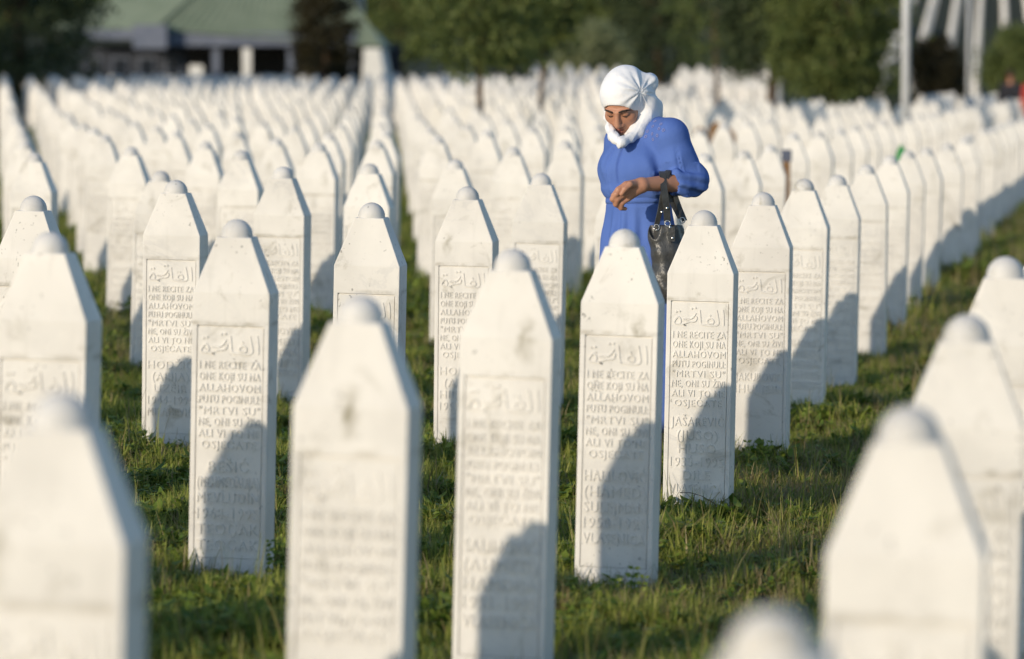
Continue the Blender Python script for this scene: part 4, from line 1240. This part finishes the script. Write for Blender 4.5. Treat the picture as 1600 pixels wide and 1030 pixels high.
# ------------------------------------------------------------------ trees
def crown_mesh(name, mat, n_clump, per, rad, h0, h1, leaf, seed, shape='round'):
    r = np.random.RandomState(seed)
    cz = r.uniform(0, 1, n_clump); a = r.uniform(0, 6.28, n_clump)
    prof = {'round': np.sqrt(np.clip(1 - (2 * cz - .85) ** 2 / 1.35, .05, 1)), 'cone': 1.05 - .85 * cz, 'column': .8 + .2 * np.sin(cz * 3.1)}[shape]
    q = np.sqrt(r.uniform(.12, 1, n_clump)) * prof * rad * r.uniform(.8, 1.12, n_clump)
    C = np.stack([q * np.cos(a), q * np.sin(a), h0 + (h1 - h0) * cz], 1)
    cs = rad * r.uniform(.13, .30, n_clump)
    P = np.repeat(C, per, 0) + r.normal(0, 1, (n_clump * per, 3)) * np.repeat(cs, per)[:, None] * np.array((.6, .6, .45))
    n = len(P)
    d = r.normal(0, 1, (n, 3)); d /= np.linalg.norm(d, axis=1)[:, None]
    e = np.cross(d, r.normal(0, 1, (n, 3))); e /= np.linalg.norm(e, axis=1)[:, None]
    s = leaf * r.uniform(.6, 1.3, n)[:, None]
    V = np.stack([P - d * s, P + e * s * .5, P + d * s, P - e * s * .5], 1).reshape(-1, 3)
    return V, np.arange(4 * n).reshape(-1, 4), C

def trunk_bm(h, r0, C, nl, seed):
    r = random.Random(seed); bm = bmesh.new()
    pts = [Vector((0, 0, -.3))]; k = 5
    for i in range(1, k + 1): pts.append(Vector((r.uniform(-.04, .04) * i, r.uniform(-.04, .04) * i, h * i / k)))
    for i in range(k): bm_cyl(bm, pts[i], pts[i + 1], r0 * (1 - i / k * .65), r0 * (1 - (i + 1) / k * .65), 8)
    for j in range(nl):
        c = Vector(C[r.randrange(len(C))]); s = pts[r.randint(2, k)]
        m = (s + c) / 2 + Vector((0, 0, .12 * (c - s).length))
        bm_cyl(bm, s, m, r0 * .38, r0 * .25, 6); bm_cyl(bm, m, c, r0 * .25, r0 * .08, 6)
    return bm

def tree(name, label, px, Y, rad, h0, h1, mat, shape, seed, trunk_r=.09, clumps=260, per=42, leaf=.06, group='trees behind the cemetery'):
    X = (px - CX) / F_PX * Y
    r_ = empty(name, (X, Y, gz(X, Y)))
    tag(r_, label, 'tree' if name != 'shrub' else 'shrub', group)
    V, Fq, C = crown_mesh('crown', mat, clumps, per, rad, h0, h1, leaf, seed, shape)
    np_obj('crown', V, Fq, mat, r_, smooth=False)
    bm_obj('trunk', trunk_bm(h1 * .8, trunk_r, C, 14, seed), M['bark'], r_, True)

tree('leafy_tree', 'sunlit leafy tree with a thin brown trunk standing among the stones left of the woman', 752, 55, 1.05, 1.62, 5.2, M['leaf_mid'], 'round', 3, .055, 260, 40, .055)
tree('leafy_tree', 'leafy tree crown just left above the headscarf of the woman', 846, 66, .72, 1.85, 5.5, M['leaf_mid'], 'round', 13, .05, 240, 40, .06)
tree('dark_tree', 'dark dense tree in the top left corner', 35, 104, 2.35, .4, 8.0, M['leaf_dark'], 'column', 4, .2, 420, 46, .09)
tree('shrub', 'dark brownish columnar bush in front of the green-roofed building', 507, 104, .92, .4, 3.6, M['leaf_brown'], 'column', 5, .08, 240, 40, .07)
tree('leafy_tree', 'green tree behind the white wall end of the building', 625, 165, 2.4, .8, 8.0, M['leaf_mid'], 'round', 6, .2, 300, 40, .11)
tree('shrub', 'pale olive bush on the slope left above the headscarf of the woman', 925, 150, 1.55, .3, 2.6, M['leaf_pale'], 'round', 7, .1, 240, 40, .09)
tree('dark_tree', 'dark tree directly behind the head of the woman', 1030, 160, 2.1, .5, 8.0, M['leaf_dark'], 'column', 8, .2, 380, 44, .1)
tree('leafy_tree', 'thin tree with white stones glinting through right of the woman', 1120, 120, 1.7, 1.8, 7.0, M['leaf_mid'], 'round', 9, .09, 150, 34, .08)
tree('dark_tree', 'broad dark green tree left of the pale lamp post', 1302, 82, 1.5, 1.15, 6.0, M['leaf_mid'], 'column', 10, .12, 480, 44, .075)
tree('dark_tree', 'dark green tree right of the woman, overlapping the broad one', 1205, 88, 1.25, 1.55, 6.5, M['leaf_dark'], 'column', 11, .12, 360, 44, .08)
tree('shrub', 'dark brownish bush between the two pale posts', 1462, 128, .95, .5, 2.6, M['leaf_brown'], 'round', 12, .1, 240, 40, .08)
tree('leafy_tree', 'green bushy tree in the top right corner', 1606, 118, 1.35, .7, 2.9, M['leaf_mid'], 'column', 14, .12, 320, 44, .085)
tree('dark_tree', 'dark tree filling the gap between the leafy tree and the pale bush', 800, 185, 2.2, .5, 9.0, M['leaf_dark'], 'column', 15, .2, 380, 42, .12)

# the wooded hill that closes the view: one mass nobody could count
def build_wood():
    r = np.random.RandomState(21); PV, PF, n0 = [], [], 0
    for i in range(230):
        Y = r.uniform(300, 430); X = r.uniform(-.17, .17) * Y
        V, Fq, _ = crown_mesh('x', None, 34, 34, r.uniform(3, 5), 0.0, r.uniform(9, 14), .42, 100 + i, 'round')
        PV.append(V + np.array((X, Y, gz(X, Y) - .5))); PF.append(Fq + n0); n0 += len(V)
    for X, Y in ((-20.5, 83), (-22, 88), (-24, 93), (-19, 78), (-27, 98)):       # trees left of the frame that shade the far rows
        V, Fq, _ = crown_mesh('x', None, 120, 34, 2.6, 1.0, 8.5, .2, int(Y), 'round')
        PV.append(V + np.array((X, Y, gz(X, Y)))); PF.append(Fq + n0); n0 += len(V)
    o = np_obj('wood', np.concatenate(PV), np.concatenate(PF), M['leaf_mid'], smooth=False)
    tag(o, 'green wood on the hillside behind everything, with unseen shade trees left of the frame', 'wood', kind='stuff')
build_wood()

# ------------------------------------------------------------------ lamp posts
def lamp_post(px, Y, rad, h, label):
    X = (px - CX) / F_PX * Y; g = gz(X, Y)
    r_ = empty('lamp_post', (X, Y, g)); tag(r_, label, 'lamp post', 'pale posts on the right')
    bm = bmesh.new(); bm_cyl(bm, (0, 0, -.3), (0, 0, h), rad, rad * .75, 20); bm_obj('pole', bm, M['galv'], r_, True)
    bm = bmesh.new(); bm_cyl(bm, (0, 0, 0), (0, 0, .35), rad * 1.5, rad * 1.4, 20); bm_obj('base_sleeve', bm, M['galv'], r_, True)
    bm = bmesh.new(); bm_box(bm, (0, -.35, h - .05), (.22, .9, .1)); bmesh.ops.bevel(bm, geom=bm.edges[:], offset=.03, segments=2); bm_obj('lamp_head', bm, M['galv'], r_)
lamp_post(1414, 52, .066, 6.0, 'pale lamp post rising from the stones in front of the dark trees')
lamp_post(1512, 108, .055, 6.0, 'farther thin pale post near the right edge')

# ------------------------------------------------------------------ pavilion with the green hipped roof
def build_pavilion():
    Y0 = 122.0
    def bx(px): return (px - CX) / F_PX * Y0
    def hz(py, Y=Y0): return CAM_H + (HOR - py) / F_PX * Y
    x0, x1 = bx(150), bx(612); g = gz((x0 + x1) / 2, Y0)
    r_ = empty('pavilion', ((x0 + x1) / 2, Y0, g)); ox = (x0 + x1) / 2
    tag(r_, 'open pavilion with a green hipped metal roof behind the headstones on the left', 'building')
    E0 = hz(47) - g; L0, L1 = bx(60) - ox, bx(600) - ox; D = 11.0; rise = 4.2
    xr0, xr1 = bx(262) - ox + 1.4, L1 - 4.5
    hipx = bx(245) - ox
    # main roof: front hip line starts at px 245
    V = [(hipx, 0, E0), (L1, -.0, E0 - .55), (L1, D, E0 - .55), (L0, D, E0), (L0, 2.0, E0), (xr0 + 2.4, D / 2, E0 + rise), (xr1, D / 2, E0 + rise)]
    Fc = [(0, 1, 6, 5), (1, 2, 6), (2, 3, 5, 6), (3, 4, 5), (4, 0, 5)]
    rf = mesh_obj('roof', V, Fc, M['roof'], r_)
    for i in range(26):                       # standing seams on the front slope
        t = i / 25; a = Vector(V[0]).lerp(Vector(V[1]), t); b = Vector(V[5]).lerp(Vector(V[6]), t)
        up = Vector((0, -.03, .03)); bm = bmesh.new(); bm_cyl(bm, a + up * .5, b + up * .5, .014, n=4); bm_obj('seam', bm, M['roof_rib'], rf)
    bm = bmesh.new(); bm_cyl(bm, Vector(V[0]) + Vector((0, -.02, .04)), Vector(V[5]) + Vector((0, -.02, .04)), .07, n=6); bm_obj('hip_cap', bm, M['roof_rib'], rf)
    # blue-grey metal fascia of ribs below the eave
    n = 22
    for i in range(n):
        xa = hipx + (L1 - .9 - hipx) * i / n; xb = hipx + (L1 - .9 - hipx) * (i + .93) / n
        bm = bmesh.new(); bm_box(bm, ((xa + xb) / 2, .12, E0 - .30), (xb - xa, .06, .42)); bm_obj('fascia_panel', bm, M['fascia'], rf)
    bm = bmesh.new(); bm_box(bm, ((hipx + L1 - .9) / 2, .5, E0 - .30), (L1 - .9 - hipx, .6, .36)); bm_obj('eave_beam', bm, M['slate'], rf)
    # box bay at the left with its own flat canopy
    bw0, bw1 = bx(212) - ox, bx(264) - ox
    bm = bmesh.new(); bm_box(bm, ((bw0 + bw1) / 2, -.1, hz(58) - g), (bw1 - bw0, .9, .75)); bm_obj('gutter_box', bm, M['fascia'], r_)
    bm = bmesh.new(); bm_box(bm, (bx(170) - ox, .6, hz(54) - g), (bx(212) - bx(110), 1.2, .32)); bm_obj('canopy', bm, M['fascia'], r_)
    wl = [(bx(120) - ox, bx(288) - ox)]
    for a, b in wl:
        h = hz(70) - g; bm = bmesh.new(); bm_box(bm, ((a + b) / 2, 1.4, h / 2), (b - a, .3, h)); wo = bm_obj('wall', bm, M['slate'], r_)
        for k in range(4):
            c = a + (b - a) * (k + .5) / 4
            bm = bmesh.new(); bm_box(bm, (c, 1.22, h * .58), (.55, .05, .9)); wi = bm_obj('window', bm, M['fascia'], wo)
            bm = bmesh.new(); bm_box(bm, (c, 1.185, h * .58), (.45, .02, .8)); bm_obj('pane', bm, M['glass'], wi)
    for px in (337, 455, 545):
        h = E0 - .5; bm = bmesh.new(); bm_box(bm, (bx(px) - ox, .5, h / 2), (.24, .24, h)); bm_obj('column', bm, M['fascia'], r_)
    # cream post in the sun, low white block, back wall
    h = hz(76) - g; bm = bmesh.new(); bm_box(bm, (bx(388) - ox, -.35, h / 2), (.27, .27, h)); bm_obj('cream_column', bm, M['white_wall'], r_)
    bm = bmesh.new(); bm_box(bm, (bx(310) - ox, -.5, (hz(102) - g) / 2), (.42, .4, hz(102) - g)); bm_obj('white_block', bm, M['white_wall'], r_)
    bm = bmesh.new(); bm_box(bm, (bx(430) - ox, 9.6, (E0 - .3) / 2), (7.5, .25, E0 - .3)); bm_obj('back_wall', bm, M['slate'], r_)
    # white battered end wall
    xe = bx(584) - ox; h = hz(76) - g
    prof = [(-.42, 0), (.62, 0), (.40, h * .45), (.22, h), (-.30, h), (-.34, h * .5)]
    bm = bmesh.new(); a = [bm.verts.new((xe + x, -.6, z)) for x, z in prof]; b = [bm.verts.new((xe + x, 6.5, z)) for x, z in prof]
    bm.faces.new(a); bm.faces.new(b[::-1])
    for k in range(len(prof)): bm.faces.new((a[(k + 1) % 6], a[k], b[k], b[(k + 1) % 6]))
    bmesh.ops.recalc_face_normals(bm, faces=bm.faces); bm_obj('end_wall', bm, M['white_wall'], r_)
    bm = bmesh.new(); bm_cyl(bm, (bx(555) - ox, 4, E0), (bx(555) - ox, 4, E0 + 3.0), .16, .16, 10); bm_obj('flue', bm, M['galv'], rf, True)
build_pavilion()
